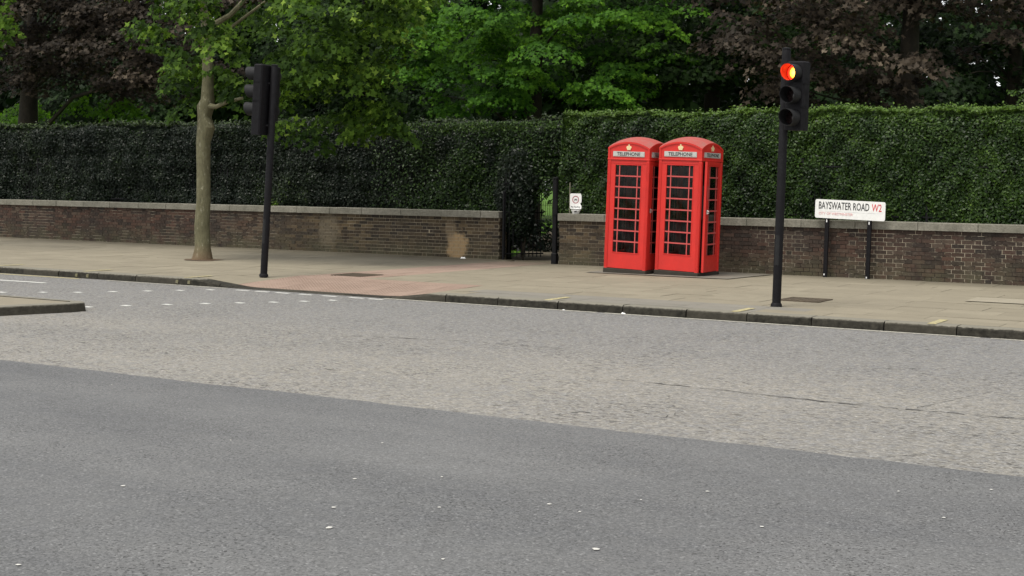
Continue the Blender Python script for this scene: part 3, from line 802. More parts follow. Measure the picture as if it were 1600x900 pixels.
# ------------------------------------------------------------------ trees
def sprays(cen, nspray, nleaf, sr, size, mat, parent, droop=.35, tbase=.45, up=.8, toward=(0, -.5, 0), seed=1, skip=None, flat=.10, tvar=.14):
    """cen: (n,3) spray centres; leaves lie on drooping discs like real shoots"""
    r = np.random.default_rng(seed); P = []; Nn = []; TT = []; SZ = []
    for c in cen:
        R = sr*r.uniform(.6, 1.3); m_ = int(nleaf*(R/sr)**2*r.uniform(.7, 1.2)); a = r.uniform(0, 2*np.pi, m_); q2 = np.sqrt(r.random(m_))
        st = r.uniform(.6, 1.0); rot = r.uniform(0, np.pi)
        dx = R*q2*np.cos(a); dy = R*q2*np.sin(a)*st
        px = dx*np.cos(rot)-dy*np.sin(rot); py = dx*np.sin(rot)+dy*np.cos(rot)
        d2 = (px**2+py**2)/R**2
        tilt = r.normal(0, .22, 2)
        pzv = -droop*R*d2 + px*tilt[0] + py*tilt[1] + r.normal(0, flat*R, m_)
        P.append(np.stack([c[0]+px, c[1]+py, c[2]+pzv], 1))
        Nn.append(np.stack([px/R*.8+toward[0]+r.normal(0, .4, m_), py/R*.8+toward[1]+r.normal(0, .4, m_), up+r.normal(0, .35, m_)], 1))
        TT.append(tbase + r.normal(0, tvar*.7) + r.normal(0, tvar, m_) + .25*(d2-.5)); SZ.append(size*r.uniform(.6, 1.3, m_))
    return leaves('crown', np.concatenate(P), np.concatenate(Nn), np.concatenate(SZ), np.concatenate(TT), mat, parent, 'maple')
def limbs(e, trunk_pts, rad, cen, mat, nb=14, seed=1, seg=14, wob=.05):
    r = random.Random(seed)
    tm = MB(); tm.tube(trunk_pts, rad, seg, True, wob, r); tm.build('trunk', mat, e, smooth=True)
    b = MB(); idx = r.sample(range(len(cen)), min(nb, len(cen)))
    T = [Vector(p) for p in trunk_pts]
    for i in idx:
        c = Vector(cen[i]); j = max(1, min(len(T)-1, min(range(len(T)), key=lambda k: abs(T[k].z-(c.z-.3*(c-T[k]).xy.length)))))
        a = T[j]; d = c-a
        p1 = a+d*.35+Vector((r.uniform(-.15, .15), r.uniform(-.15, .15), .12*d.length)); p2 = a+d*.7+Vector((r.uniform(-.12, .12), r.uniform(-.12, .12), .08*d.length))
        r0 = min(rad[j]*.35, .012+.010*d.length); b.tube([a, p1, p2, c], [r0, r0*.7, r0*.4, r0*.15], 6)
    b.build('branches_or_core', mat, e, smooth=True)

# plane tree on the pavement
HANG = [(1.15, 1.0, 2.8), (1.81, 1.0, 2.6), (2.45, 1.0, 2.91), (3.09, 1.0, 2.84), (3.7, 1.0, 2.95), (2.44, 1.0, 3.67), (3.08, 1.0, 3.27), (3.54, 1.0, 3.14), (2.82, 1.0, 4.41), (1.77, 1.0, 4.84), (0.77, 1.0, 4.76), (0.07, 1.0, 5.06), (-0.45, 1.0, 4.55), (1.29, 1.0, 3.96), (2.11, 1.0, 4.06), (-0.61, 1.0, 3.89), (-1.89, 1.0, 3.8), (-2.67, 1.0, 4.65), (-2.3, 1.0, 5.19), (3.85, 1.0, 2.76), (3.05, 1.0, 4.9), (3.22, 1.0, 3.89)]
e = empty('plane_tree', S(-19.45, 20.4, 0), 0, 'slender street tree with mottled olive bark growing from the pavement beside the left pole', 'tree')
cen = np.concatenate([ell(150, (1.4, .6, 5.3), (3.7, 2.2, 2.2), .3, 21, 3.5), np.array([(1.9, 1.6, 2.95), (2.35, 1.9, 2.65), (2.9, 1.7, 3.05), (3.3, 1.6, 3.3), *HANG, (.75, .2, 3.55), (.9, -.1, 3.3), (-.55, .1, 3.25), (-.7, 0, 3.5), (3.6, .6, 3.75), (2.2, .2, 3.6)])])
cen = cen[~((cen[:, 0] < -.3) & (cen[:, 2] < 3.9) & (cen[:, 1] < .6) & (cen[:, 0] < -1.0))]
tp = [(0, 0, -.05), (.01, 0, .05), (.0, 0, .25), (-.04, 0, .7), (-.02, 0, 1.2), (-.06, 0, 1.8), (-.09, 0, 2.35), (-.03, 0, 2.65), (-.09, 0, 2.85), (-.07, 0, 3.05), (-.02, 0, 3.2), (-.03, 0, 3.6), (-.09, 0, 4.3), (-.2, 0, 4.9), (-.4, 0, 5.6), (-.5, .1, 7)]
tr_ = [.24, .20, .155, .148, .138, .135, .145, .18, .140, .172, .135, .112, .105, .085, .06, .03]
limbs(e, tp, tr_, cen[cen[:, 2] > 5.2], MT['plane_bark'], 9, 3, 18, .06)
MB().tube([(-.03, 0, 3.08), (.3, -.1, 3.06), (.75, -.25, 3.16), (1.25, -.4, 3.22)], [.07, .045, .04, .03], 8).build('low_branch', MT['plane_bark'], e, smooth=True)
MB().tube([(-.2, 0, 4.6), (.4, .1, 4.9), (1.4, .2, 5.8)], [.07, .055, .03], 8).build('branch', MT['plane_bark'], e, smooth=True)
sprays(cen, 0, 120, .50, .15, MT['planeleaf'], e, .5, .42, .55, (.1, -.65, 0), 5, tvar=.2)
# soil around its foot
V = [(0, 0, .03)] + [((.42+rnd.uniform(-.09, .09))*math.cos(a), (.36+rnd.uniform(-.05, .05))*math.sin(a), .007) for a in np.linspace(0, 2*math.pi, 19)[:-1]]
o = mesh_obj('soil', V, [(0, i+1, (i+1) % 18+1) for i in range(18)], MT['soil']); o.location = S(-19.45, 20.4, 0); street(o); tag(o, kind='structure')

# second street tree: only its outer shoots reach the top left corner
e = empty('plane_tree', S(-28.5, 20.0, 0), 0, 'bright green shoots of a street tree entering at the top left corner', 'tree')
cen = ell(55, (.6, 0, 6.4), (3.1, 2.4, 2.1), .3, 31, 4.7)
cen = np.concatenate([cen, np.array([(2.9, 0, 5.2), (3.1, .1, 4.8), (2.8, 0, 4.5), (3.5, 0, 5.1)])])
limbs(e, [(0, 0, -.05), (0, 0, 1.5), (.1, 0, 3.5), (.2, 0, 6), (.2, 0, 8)], [.2, .16, .14, .1, .04], cen, MT['plane_bark'], 16, 8)
sprays(cen, 0, 85, .50, .15, MT['planeleaf'], e, .5, .6, .5, (.1, -.6, 0), 9)

def park_tree(name, x, y, cen, mat, size, label, seed, tr=.28, h=9, nl=105, sr=.8, tb=.42, droop=.35, toward=(.15, -.5, 0), up=.75, nb=24, lean=0, flat=.1, group=None):
    e = empty(name, S(x, y, 0), 0, label, 'tree', group)
    pts = [(lean*t*t, 0, h*t-.06) for t in (0, .04, .15, .3, .5, .7, .9, 1)]
    rad = [tr*1.5, tr*1.15, tr, tr*.9, tr*.7, tr*.5, tr*.25, tr*.1]
    limbs(e, pts, rad, cen, MT['dark_bark'], nb, seed)
    sprays(cen, 0, nl, sr, size, mat, e, droop, tb, up, toward, seed, flat=flat)
    return e
# bright green maple above the middle of the hedge
def two(c, rad, n1, n2, seed, zmin, front=.6):
    return np.concatenate([ell(n1, c, rad, .55, seed, zmin, front), ell(n2, c, tuple(v*.8 for v in rad), 0, seed+100, zmin)])
cen = two((0, 0, 5.9), (4.3, 3.2, 3.0), 85, 60, 41, 3.35, .7)
park_tree('maple_tree', -18.0, 30.8, cen, MT['mapleleaf'], .145, 'bright green maple with layered drooping shoots behind the middle of the hedge', 41, sr=.78, nl=250, tb=.55, droop=.42, flat=.055, nb=12)
# darker green tree behind the telephone boxes
cen = two((0, 0, 6.0), (4.6, 2.6, 3.4), 90, 90, 51, 3.0)
park_tree('maple_tree', -14.6, 34.5, cen, MT['darkleaf'], .17, 'shaded dark green tree behind the telephone boxes', 51, sr=.85, nl=170, tb=.55, nb=12)
# purple trees
cen = two((0, 0, 6.4), (5.4, 2.8, 3.4), 120, 80, 61, 3.5)
cen = cen[~((cen[:, 0] > 1.6) & (cen[:, 2] > 4.2) & (cen[:, 2] < 5.2) & (cen[:, 0]+cen[:, 2]*.6 > 5.4))]
park_tree('copper_maple_tree', -8.3, 30.6, cen, MT['copperleaf'], .165, 'purple brown maple hanging over the hedge behind the lit traffic signal', 61, sr=.75, nl=150, tb=.55, tr=.3, nb=12)
cen = two((2.6, 0, 6.9), (6.4, 3.0, 3.4), 125, 100, 71, 4.6)
park_tree('copper_maple_tree', -37.6, 31.0, cen, MT['copperleaf'], .18, 'dark purple brown tree above the hedge at the left edge', 71, sr=.8, nl=150, tb=.45, tr=.4, nb=12)
# dark green trees on the left behind the street tree
cen = two((0, 0, 5.8), (4.0, 2.4, 3.6), 90, 80, 81, 2.6)
park_tree('broadleaf_tree', -26.0, 34.0, cen, MT['darkleaf'], .17, 'dense dark green tree behind the street tree with mottled bark', 81, sr=.85, nl=150, tb=.45, nb=10)
cen = two((0, 0, 6.2), (5.5, 2.4, 4.4), 90, 80, 85, 1.8)
park_tree('broadleaf_tree', -46.0, 42.0, cen, MT['darkleaf'], .22, 'dark shadowy tree filling the gap at the far left behind the purple tree', 85, sr=1.1, nl=150, tb=.3, nb=10)
cen = two((0, 0, 6.0), (4.8, 2.4, 4.6), 90, 70, 87, 1.8)
park_tree('broadleaf_tree', -7.5, 38.0, cen, MT['darkleaf'], .2, 'dark green tree in deep shade behind the purple maple on the right', 87, sr=1.0, nl=150, tb=.3, nb=10)
# lime green bush lit in the open behind the hedge at the left
for (x, y, r, h, lab, sd_) in ((-36.6, 33.2, 2.3, 3.1, 'bright lime green bush glowing behind the left part of the hedge', 91), (-40.6, 33.2, .8, 3.0, 'small lime green bush near the left edge behind the hedge', 92)):
    e = empty('bush', S(x, y, 0), 0, lab, 'bush')
    cen = ell(42, (0, 0, h), (r, 1.0, 1.5), .5, sd_)
    limbs(e, [(0, 0, -.05), (0, 0, .8), (.1, 0, 2.5)], [.1, .07, .03], cen, MT['dark_bark'], 12, sd_)
    sprays(cen, 0, 80, .55, .14, MT['limeleaf'], e, .4, .5, .6, (0, -.6, 0), sd_)
# ivy bush at right edge over the hedge
e = empty('bush', S(-5.0, 27.4, 0), 0, 'yellow green ivy shoots standing above the hedge at the right edge', 'bush')
cen = np.concatenate([ell(26, (0.2, 0, 2.9), (.9, .6, 1.2), .3, 95, 2.0), np.array([(-.35, 0, 3.5), (-.1, 0, 3.75), (.3, 0, 3.9)])])
limbs(e, [(0, 0, -.05), (0, 0, 1.5), (.1, 0, 3.4)], [.08, .06, .03], cen, MT['dark_bark'], 10, 4)
sprays(cen, 0, 60, .3, .085, MT['hedgeleaf'], e, .4, .72, .5, (0, -.6, 0), 95)
# the park's far trees, one dark mass
n = 170000
x = rng.uniform(-112, 25, n); z = rng.uniform(0, 1, n)**1.25*20; y = 60 + 5*vnoise(x, z, .35, 70) + rng.normal(0, 1.5, n) + rng.uniform(0, 5, n)
keep = (z < 17 + 2.5*vnoise(x, z*0, .5, 71)) & ~((x > -38) & (x < -27) & (z < 2.2)) & ~((x > -19) & (x < -8.5) & (z > 6.4 + .5*np.sin(x*3)) & (rng.random(n) < .72)) & ~((x > -67) & (x < -56) & (z > 10.3))
x, y, z = x[keep], y[keep], z[keep]; n = len(x)
o = leaves('distant_wood', np.stack([x, y, z], 1), np.stack([rng.normal(0, .5, n), -1+rng.normal(0, .4, n), .4+rng.normal(0, .5, n)], 1), .75*rng.uniform(.6, 1.4, n)*np.where(z < 9.5, 1.3, 1.0), .3+.2*vnoise(x, z, .5, 72)+rng.normal(0, .1, n), MT['darkleaf'], None, 'maple')
street(o); tag(o, 'dark green mass of distant park trees behind everything', 'woodland', kind='stuff')
# small weed on the coping by the left pole
e = street(empty('weed', S(-21.55, 25.0, 1.02), 0, 'small bright green weed on the coping behind the left pole', 'weed'))
P = rng.normal(0, 1, (60, 3))*np.array([.09, .04, .035])+np.array([0, 0, .05])
leaves('leaves', P, rng.normal(0, .5, P.shape)+np.array([0, -.3, 1]), .05*rng.uniform(.6, 1.2, 60), np.full(60, .95), MT['hedgeleaf'], e)
MB().tube([(0, 0, -.0), (.02, 0, .08)], [.006, .003], 5).build('stem', MT['core'], e)

# ------------------------------------------------------------------ telephone boxes
def rot_pts(V, k):
    c, s = (1, 0, -1, 0)[k], (0, 1, 0, -1)[k]
    return [(c*x - s*y, s*x + c*y, z) for x, y, z in V]
def rot_mb(m, k): m.V = rot_pts(m.V, k); return m
HW = .4575
def phone_box(loc, rz, label, door_deg):
    e = empty('telephone_box', loc, rz, label, 'phone box', 'red telephone boxes side by side'); e.scale = (.93, .93, 1)
    R, r2 = MT['red'], MT['redroof']
    MB().box(-.468, .468, -.468, .468, -.03, .085, bev=.008).build('plinth', MT['plinth'], e)
    for sx in (-1, 1):
        for sy in (-1, 1):
            m = MB(); a, b = sorted((sx*HW, sx*(HW-.07))); c, d = sorted((sy*HW, sy*(HW-.07)))
            m.box(a, b, c, d, .086, 2.055, bev=.006)
            # reeded mouldings on the two outer faces
            for off in (.018, .036, .054):
                x_ = sx*(HW-off); m.box(x_-.004, x_+.004, min(sy*HW, sy*(HW+.004)), max(sy*HW, sy*(HW+.004)), .12, 2.02)
                y_ = sy*(HW-off); m.box(min(sx*HW, sx*(HW+.004)), max(sx*HW, sx*(HW+.004)), y_-.004, y_+.004, .12, 2.02)
            m.build('corner_post', R, e)
    MB().box(-.38, .38, -.38, .38, .086, .10).build('floor', MT['interior'], e)
    # entablature and roof
    zc = 2.49-1.074
    dome = lambda x, y: zc + math.sqrt(1.074**2-x*x-y*y)
    fr = MB(); fr.box(-HW-.006, HW+.006, -HW-.006, HW+.006, 2.056, 2.082, bev=.005); fr.build('cornice', R, e)
    for k in range(4):
        xs = np.linspace(-HW+.002, HW-.002, 17)
        poly = [(HW-.002, 2.083), ] + [(float(x), dome(x, HW)-.012) for x in xs[::-1]] + [(-HW+.002, 2.083)]
        m = MB(); m.prism(poly, 'y', -HW+.012, -HW+.045); 
        # frame around the panel, arched rim
        m.box(-HW, -HW+.035, -HW+.001, -HW+.03, 2.083, dome(HW, HW)-.012); m.box(HW-.035, HW, -HW+.001, -HW+.03, 2.083, dome(HW, HW)-.012)
        rm = []
        for x in xs: rm += [(float(x), -HW-.004, dome(x, HW)-.034), (float(x), -HW-.004, dome(x, HW)-.001), (float(x), -HW+.03, dome(x, HW)-.001), (float(x), -HW+.03, dome(x, HW)-.034)]
        F = []
        for i in range(16):
            for j in range(4): F.append((4*i+j, 4*i+4+j, 4*i+4+(j+1) % 4, 4*i+(j+1) % 4))
        F += [(0, 1, 2, 3), (67, 66, 65, 64)]; m.add(rm, F)
        rot_mb(m, k).build('pediment', R, e)
        m = MB(); m.box(-.345, .345, -HW-.001, -HW+.014, 2.118, 2.212); m.box(-.33, .33, -HW-.0035, -HW, 2.128, 2.202)
        pl = rot_mb(m, k).build('sign_plate', MT['opal'], e)
        d = (0, -HW-.0045, 2.163); d = rot_pts([d], k)[0]
        text('lettering', 'TELEPHONE', .088, MT['ink'], pl, d, (R_(90), 0, R_(90)*k), 1.08, bold=.0012)
        m = MB(); z0 = 2.238; yy = -HW-.004
        m.prism([(-.036, z0), (.036, z0), (.040, z0+.018), (-.040, z0+.018)], 'y', yy, -HW+.013)
        m.prism([(-.040, z0+.019), (.040, z0+.019), (.056, z0+.045), (.048, z0+.066), (.022, z0+.074), (.010, z0+.082), (0, z0+.076), (-.010, z0+.082), (-.022, z0+.074), (-.048, z0+.066), (-.056, z0+.045)], 'y', yy, -HW+.013)
        m.prism([(-.009, z0+.078), (.009, z0+.078), (.013, z0+.094), (0, z0+.108), (-.013, z0+.094)], 'y', yy-.001, -HW+.012)
        rot_mb(m, k).build('crown', MT['gold'], e)
    g = 16; V = []; F = []
    for i in range(g+1):
        for j in range(g+1):
            x, y_ = (-1+2*i/g)*(HW+.001), (-1+2*j/g)*(HW+.001); V.append((x, y_, dome(x, y_)))
    for i in range(g):
        for j in range(g): F.append((i*(g+1)+j, (i+1)*(g+1)+j, (i+1)*(g+1)+j+1, i*(g+1)+j+1))
    mesh_obj('roof', V, F, r2, e, True)
    # glazed faces: front (0), right (1) is the door, left (3); the back (2) is solid
    PX, ZB, ZT = .282, .385, 1.965
    def face(k, parent, nm, inset, dx=0, dy=0):
        m = MB(); y0, y1 = -HW+inset, -HW+inset+.045; W = HW-.0715
        def bx(a, b, c, d, z0=y0, z1=y1): m.box(a, b, z0, z1, c, d)
        bx(-W, -PX, .095, 2.05); bx(PX, W, .095, 2.05); bx(-PX, PX, .095, ZB); bx(-PX, PX, ZT, 2.05)
        # raised bead round the glazing and lower panel line
        for (a, b, c, d) in ((-PX-.014, PX+.014, ZB-.014, ZB-.001), (-PX-.014, PX+.014, ZT+.001, ZT+.014), (-PX-.014, -PX-.001, ZB, ZT), (PX+.001, PX+.014, ZB, ZT)): bx(a, b, c, d, y0-.007, y0-.0005)
        bx(-W, W, 1.995, 2.012, y0-.006, y0-.0005)
        m.V = [(a+dx, b+dy, c) for a, b, c in m.V]
        fr = rot_mb(m, k).build(nm, R, parent)
        bars = MB(); xb = PX-.085; yb0, yb1 = y0+.006, y0+.030
        for x in (-xb, xb): bars.box(x-.010, x+.010, yb0, yb1, ZB, ZT)
        hr_ = (ZT-ZB)/8
        for i in range(1, 8):
            z = ZB+hr_*i
            bars.box(-PX, PX, yb0-.003, yb1-.003, z-.012, z+.012)
        bars.V = [(a+dx, b+dy, c) for a, b, c in bars.V]
        rot_mb(bars, k).build('glazing_bars', MT['redbar'], fr)
        cols = ((-PX, -xb-.0105), (-xb+.0105, xb-.0105), (xb+.0105, PX))
        for i in range(8):
            for a, b in cols:
                if k == 1 and door_deg and i == 2 and a < -.1 < b and False: continue
                p = MB(); p.box(a+.0005, b-.0005, yb0+.010, yb0+.014, ZB+hr_*i+.0125, ZB+hr_*(i+1)-.0125)
                p.V = [(q1+dx, q2+dy, q3) for q1, q2, q3 in p.V]
                rot_mb(p, k).build('pane', MT['glass'], fr)
        return fr
    face(0, e, 'window_frame', .012); face(3, e, 'window_frame', .012)
    hinge = bpy.data.objects.new('door', None)
    # the door is a mesh built about its hinge at the back right corner
    hx, hy = HW-.012, HW-.0715
    d = face(1, e, 'door', .012)
    for o_ in [d] + list(d.children):
        o_.data.transform(Matrix.Translation((-hx, -hy, 0)))
    d.location = (hx, hy, 0); d.rotation_euler = (0, 0, R_(door_deg))
    MB().box(.012, .024, -.745, -.715, 1.12, 1.20, bev=.003).tube([(.024, -.73, 1.14), (.05, -.73, 1.14), (.05, -.73, 1.18), (.024, -.73, 1.18)], [.007]*4, 6).build('handle', MT['chrome'], d)
    m = MB(); m.box(-HW+.072, HW-.072, HW-.04, HW-.012, .095, 2.05); m.build('back_panel', R, e)
    MB().box(-.36, .36, HW-.06, HW-.041, .11, 2.02).build('backboard', MT['interior'], e)
    ph = MB().box(-.16, .16, .27, .396, 1.02, 1.62, bev=.012).build('payphone', plain('payphone_case', (.10, .095, .10), .45), e)
    MB().box(-.05, .13, .262, .269, 1.30, 1.42).build('keypad', MT['chrome'], ph)
    MB().tube([(-.11, .235, 1.56), (-.11, .215, 1.50), (-.11, .215, 1.36), (-.11, .235, 1.30)], [.028, .020, .020, .028], 8).build('handset', MT['ink'], ph, True)
    MB().box(-.30, .30, .22, .396, .98, 1.005).build('shelf', MT['interior'], e)
    MB().box(-.27, .04, .392, .396, 1.68, 1.92).build('notice', plain('notice_paper', (.20, .21, .19), .6), e)
    return e
b1 = phone_box(S(-11.04, 22.80, 0), R_(-2.5), 'left red telephone box with a domed roof, its far side against its twin', 0)
b2 = phone_box(S(-10.06, 22.89, 0), R_(-3.2), 'right red telephone box with its glazed side door slightly ajar', 7)
# advert cards stuck inside the right-hand door
dr = [c for c in b2.children if c.name.startswith('door')][0]
paper = plain('card_paper', (.42, .45, .44), .5)
for (z, h_, w_) in ((1.60, .13, .10), (1.52, .05, .07), (1.05, .06, .08)):
    MB().box(-.030, -.027, -.44-w_/2, -.44+w_/2, z, z+h_).build('card', paper, dr)
MB().box(.012, .016, -.745, -.70, 1.38, 1.62).build('push_plate', MT['redbar'], dr)

# ------------------------------------------------------------------ traffic signals
def hood(parent, c, yaw, red=False, y0=-.08):
    m = MB(); n = 20; r0 = .112; L0, L1 = .21, .15; V = []; F = []
    for ri, rr in ((0, r0), (1, r0-.005)):
        for k in range(n+1):
            a = R_(-90) + R_(360)*k/n
            x, z = math.cos(a)*rr, math.sin(a)*rr
            L = L1 + (L0-L1)*(.5+.5*math.sin(a))
            V += [(x, 0, z), (x*1.0, -L, z*1.0)]
    m_ = 2*(n+1)
    for k in range(n):
        F += [(2*k, 2*k+1, 2*k+3, 2*k+2), (m_+2*k, m_+2*k+2, m_+2*k+3, m_+2*k+1), (2*k+1, m_+2*k+1, m_+2*k+3, 2*k+3)]
    F += [(0, m_, m_+1, 1), (2*n, 2*n+1, m_+2*n+1, m_+2*n)]
    m.add([(x+c[0], y+c[1], z+c[2]) for x, y, z in V], F)
    return m.build('hood', MT['hood'], parent, True)
def signal_head(parent, origin, yaw, lit, low=-.46):
    h = MB(); h.box(-.138, .138, -.075, .10, low, .45, bev=.02)
    for z in (-.155, .155): h.box(-.147, .147, -.078, .06, z-.004, z+.004)
    ho = h.build('signal_head', MT['black'], parent); ho.location = origin; ho.rotation_euler = (0, 0, yaw)
    for i, z in enumerate((.295, 0, -.295)):
        hood(ho, (0, -.075, z), 0)
        n = 24; V = [(0, -.090, 0)]; 
        for rr, yy in ((.05, -.088), (.085, -.083), (.103, -.077)):
            V += [(rr*math.cos(2*math.pi*k/n), yy, rr*math.sin(2*math.pi*k/n)) for k in range(n)]
        F = [(0, 1+(k+1) % n, 1+k) for k in range(n)]
        for q3 in (0, 1): F += [(1+q3*n+k, 1+q3*n+(k+1) % n, 1+(q3+1)*n+(k+1) % n, 1+(q3+1)*n+k) for k in range(n)]
        on = lit and i == 0
        l = mesh_obj('lens', V, F, MT['lens'] if on else MT['darklens'], ho, True, (0, 0, z))
        if on: l['label'] = 'glowing red lens'
    return ho
def pole(parent, hgt, tilt=0):
    p = MB(); n = 20
    p.tube([(0, 0, -.05), (0, 0, .02), (0, 0, hgt-.02), (0, 0, hgt)], [.060, .058, .058, .05], n)
    o = p.build('pole', MT['black'], parent, True); 
    ad = MB(); A = [R_(-90+q_) for q_ in (-28, -14, 0, 14, 28)]
    V = [(math.cos(a)*.0605, math.sin(a)*.0605, z) for z in (.55, .95) for a in A]
    ad.add(V, [(i, i+1, i+6, i+5) for i in range(4)]); ad.build('access_door', MT['hood'], parent, fix=False)
    MB().tube([(0, 0, .0), (0, 0, .035), (0, 0, .05)], [.078, .072, .060], n).build('base_collar', MT['black'], parent, True)
    MB().tube([(0, 0, hgt+.0005), (0, 0, hgt+.012), (0, 0, hgt+.02)], [.061, .061, .03], n).build('pole_cap', MT['hood'], parent, True)
    return o
# right-hand signal
def face_dir(v, extra): return 0
e = empty('traffic_signal', S(-6.393, 17.497, 0), 0, 'black traffic signal on a pole showing a red light, right of the telephone boxes', 'traffic light', 'traffic signals on black poles')
pole(e, 3.42)
ca = math.atan2(-6.393, 17.497)       # bearing of the signal from the camera
yaw = ca*-1
VIEW = math.atan2(6.393, -17.497)      # direction from signal back to the camera
def yaw_for(vx, vy): return math.atan2(vx, -vy)     # rotation that turns the head's -Y to (vx, vy)
to_cam = Vector((6.393, -17.497)).normalized()
a = R_(-31); d = Vector((to_cam.x*math.cos(a)-to_cam.y*math.sin(a), to_cam.x*math.sin(a)+to_cam.y*math.cos(a)))
right = Vector((-to_cam.y, to_cam.x))
o_ = right*.155 + to_cam*.12
signal_head(e, (o_.x, o_.y, 2.80), yaw_for(d.x, d.y), True)
for z in (2.5, 3.1): MB().tube([(0, 0, z), (o_.x, o_.y, z)], [.02, .02], 8).build('bracket', MT['black'], e)
lp = bpy.data.lights.new('signal_lamp', 'POINT'); lp.energy = 5; lp.color = (1, .01, .004); lp.shadow_soft_size = .04
lo = bpy.data.objects.new('signal_lamp', lp); C.objects.link(lo); lo.parent = e; lo.location = (o_.x+d.x*.14, o_.y+d.y*.14, 2.80+.295)
# left-hand signal, seen from behind
e = empty('traffic_signal', S(-15.279, 17.477, 0), 0, 'black traffic signal seen from behind beside the slender street tree', 'traffic light', 'traffic signals on black poles')
e.rotation_euler = (0, R_(.9), 0)
pole(e, 3.50)
tc = Vector((15.279, -17.477)).normalized(); rt = Vector((-tc.y, tc.x))
d1 = (-rt*.8 - tc*.58).normalized(); o1 = -rt*.20 - tc*.02
signal_head(e, (o1.x, o1.y, 3.06), yaw_for(d1.x, d1.y), False, -.72)
d2 = (rt*.25 - tc*.97).normalized(); o2 = -rt*.045 - tc*.2
signal_head(e, (o2.x, o2.y, 3.04), yaw_for(d2.x, d2.y), False)
for z in (2.5, 3.2):
    MB().tube([(0, 0, z), (o1.x, o1.y, z)], [.02, .02], 8).build('bracket', MT['black'], e)
    MB().tube([(0, 0, z), (o2.x, o2.y, z)], [.02, .02], 8).build('bracket', MT['black'], e)

# ------------------------------------------------------------------ street name sign
def rrect(w_, h_, r, n=5):
    P = []
    for cx, cz, a0 in ((w_/2-r, h_/2-r, 0), (-w_/2+r, h_/2-r, 90), (-w_/2+r, -h_/2+r, 180), (w_/2-r, -h_/2+r, 270)):
        for k in range(n+1): a = R_(a0+90*k/n); P.append((cx+r*math.cos(a), cz+r*math.sin(a)))
    return P
sx0, sx1 = -8.13, -6.87
e = empty('street_name_sign', S((sx0+sx1)/2, 24.12, 0), 0, 'white street name sign on two black posts in front of the brick wall', 'street sign')
e.rotation_euler = (0, 0, 0)
W_, H_ = 1.27, .335
m = MB(); m.prism(rrect(W_, H_, .035), 'y', -.006, .006); pl = m.build('sign_plate', MT['white'], e, loc=(0, 0, 1.215))
text('lettering', 'BAYSWATER ROAD', .186, MT['ink'], pl, (-.575, -.008, .055), sx=.565, align='LEFT', bold=.0012)
text('lettering', 'W2', .186, MT['redink'], pl, (.395, -.008, .052), sx=.62, align='LEFT', bold=.0006)['label'] = 'red postcode letters'
text('lettering', 'CITY OF WESTMINSTER', .062, MT['paleink'], pl, (-.565, -.008, -.085), sx=.95, align='LEFT')['label'] = 'small pale red lettering'
MB().box(-.56, .59, -.0075, -.0062, -.0425, -.0395).build('rule', MT['grey_ink'], pl)
for x in (-.415, .355):
    p = MB().box(x-.035, x+.035, .008, .058, -.05, 1.30, bev=.004).build('post', MT['black'], e)
    MB().box(x-.010, x+.008, .003, .0075, .975, 1.025).build('bolt_plate', MT['white'], p)
    MB().box(x-.020, x-.002, .003, .0075, .02, .05).build('paint_chip', MT['white'], p)

# ------------------------------------------------------------------ no cycling sign with a bite out of it
e = street(empty('no_cycling_sign', S(-13.21, 24.5, 0), 0, 'small white no cycling sign with a piece broken off its right edge', 'sign'))
m = MB(); poly = [(-.115, -.16), (-.13, -.14), (-.13, .135), (-.11, .155), (.115, .155), (.12, .13), (.133, .11), (.132, -.02), (.11, -.035), (.105, -.055), (.125, -.085), (.133, -.10), (.13, -.16)]
m.prism(poly, 'y', -.004, .004); pl = m.build('sign_plate', MT['white'], e, loc=(0, -.0, 1.275))
ring = MB(); n = 28; V = []; F = []
for k in range(n):
    a = 2*math.pi*k/n
    V += [(.078*math.cos(a), -.0055, .078*math.sin(a)+.03), (.060*math.cos(a), -.0055, .060*math.sin(a)+.03)]
    F.append((2*k, 2*k+1, (2*k+3) % (2*n), (2*k+2) % (2*n)))
mesh_obj('ring', V, F, plain('faded_red_ring', (.36, .12, .13), .5), pl)
bk = MB()
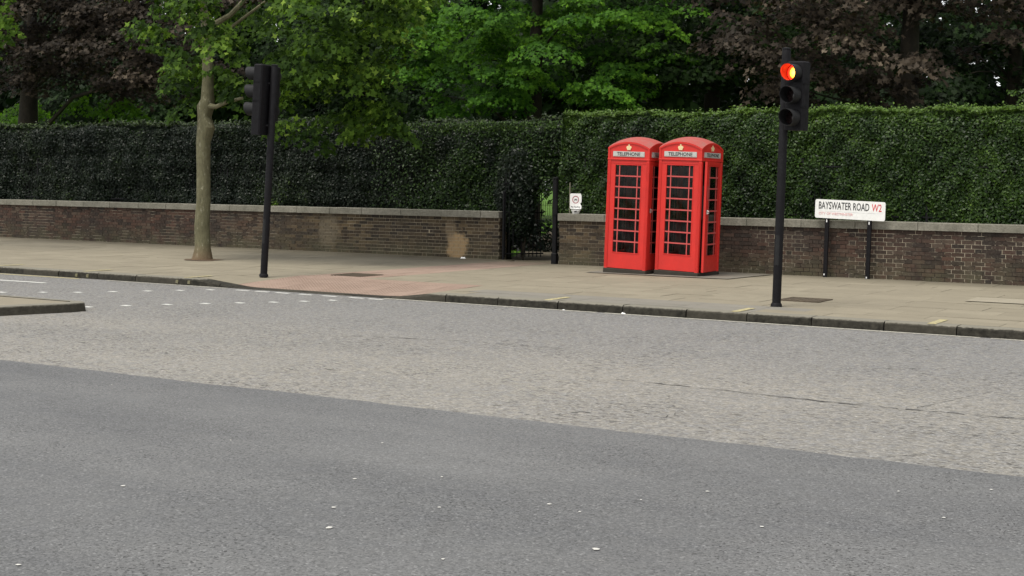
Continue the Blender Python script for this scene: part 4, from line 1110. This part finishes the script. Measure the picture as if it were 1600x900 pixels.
for cx in (-.024, .024): bk.tube([(cx+.015*math.cos(t), -.006, .022+.015*math.sin(t)) for t in np.linspace(0, 2*math.pi, 13)], [.0025]*13, 4, False)
bk.tube([(-.024, -.006, .022), (-.010, -.006, .044), (.018, -.006, .044), (.024, -.006, .022)], [.0025]*4, 4); bk.tube([(-.012, -.006, .05), (.0, -.006, .024), (.018, -.006, .044)], [.0025]*3, 4)
bk.build('bicycle_symbol', MT['ink'], pl)
text('lettering', 'No Cycling', .045, MT['ink'], pl, (-.005, -.0062, -.115))
MB().box(-.155, -.135, .01, .03, .9, 1.65).box(-.135, .1, .006, .014, 1.28, 1.30).build('bracket', plain('weathered_bracket', (.17, .16, .11), .7), e)
# takeaway tub on the coping under it
e = street(empty('takeaway_tub', S(-13.165, 24.42, 1.022), 0, 'small white plastic tub left on the coping beneath the no cycling sign', 'tub'))
MB().tube([(0, 0, .0), (0, 0, .07)], [.065, .092], 18, True).build('tub', MT['white'], e, True)
MB().tube([(0, 0, .0705), (0, 0, .078)], [.097, .094], 18, True).build('lid', MT['white'], e, True)
MB().box(.015, .065, -.0875, -.0835, .03, .055).build('print', MT['ink'], e)
# litter by the wall foot and the gutter
for k, (x, y, z, s, lab) in enumerate([(-16.05, 24.72, 0, .05, 'white crumpled paper scrap at the foot of the left wall'), (-8.02, 16.24, -.105, .028, 'white paper scrap in the gutter below the right-hand telephone box'), (-8.9, 16.21, -.105, .016, 'tiny white litter speck in the gutter left of the other scrap')]):
    V = []; n = 9
    r_ = random.Random(k)
    o = MB(); ring0 = [(s*r_.uniform(.8, 1.6)*math.cos(a), s*r_.uniform(.6, 1.1)*math.sin(a), r_.uniform(.001, .006)) for a in np.linspace(0, 6.28, n+1)[:-1]]
    ring1 = [(x_*.55+r_.uniform(-.3, .3)*s, y_*.5, s*r_.uniform(.35, .8)) for x_, y_, z_ in ring0]
    o.add(ring0+ring1+[(0, 0, s*.55)], [(i, (i+1) % n, (i+1) % n+n, i+n) for i in range(n)] + [(i+n, (i+1) % n+n, 2*n) for i in range(n)])
    ob = o.build('paper_scrap', MT['white'], None, loc=S(x, y, z)); tag(ob, lab, 'litter')
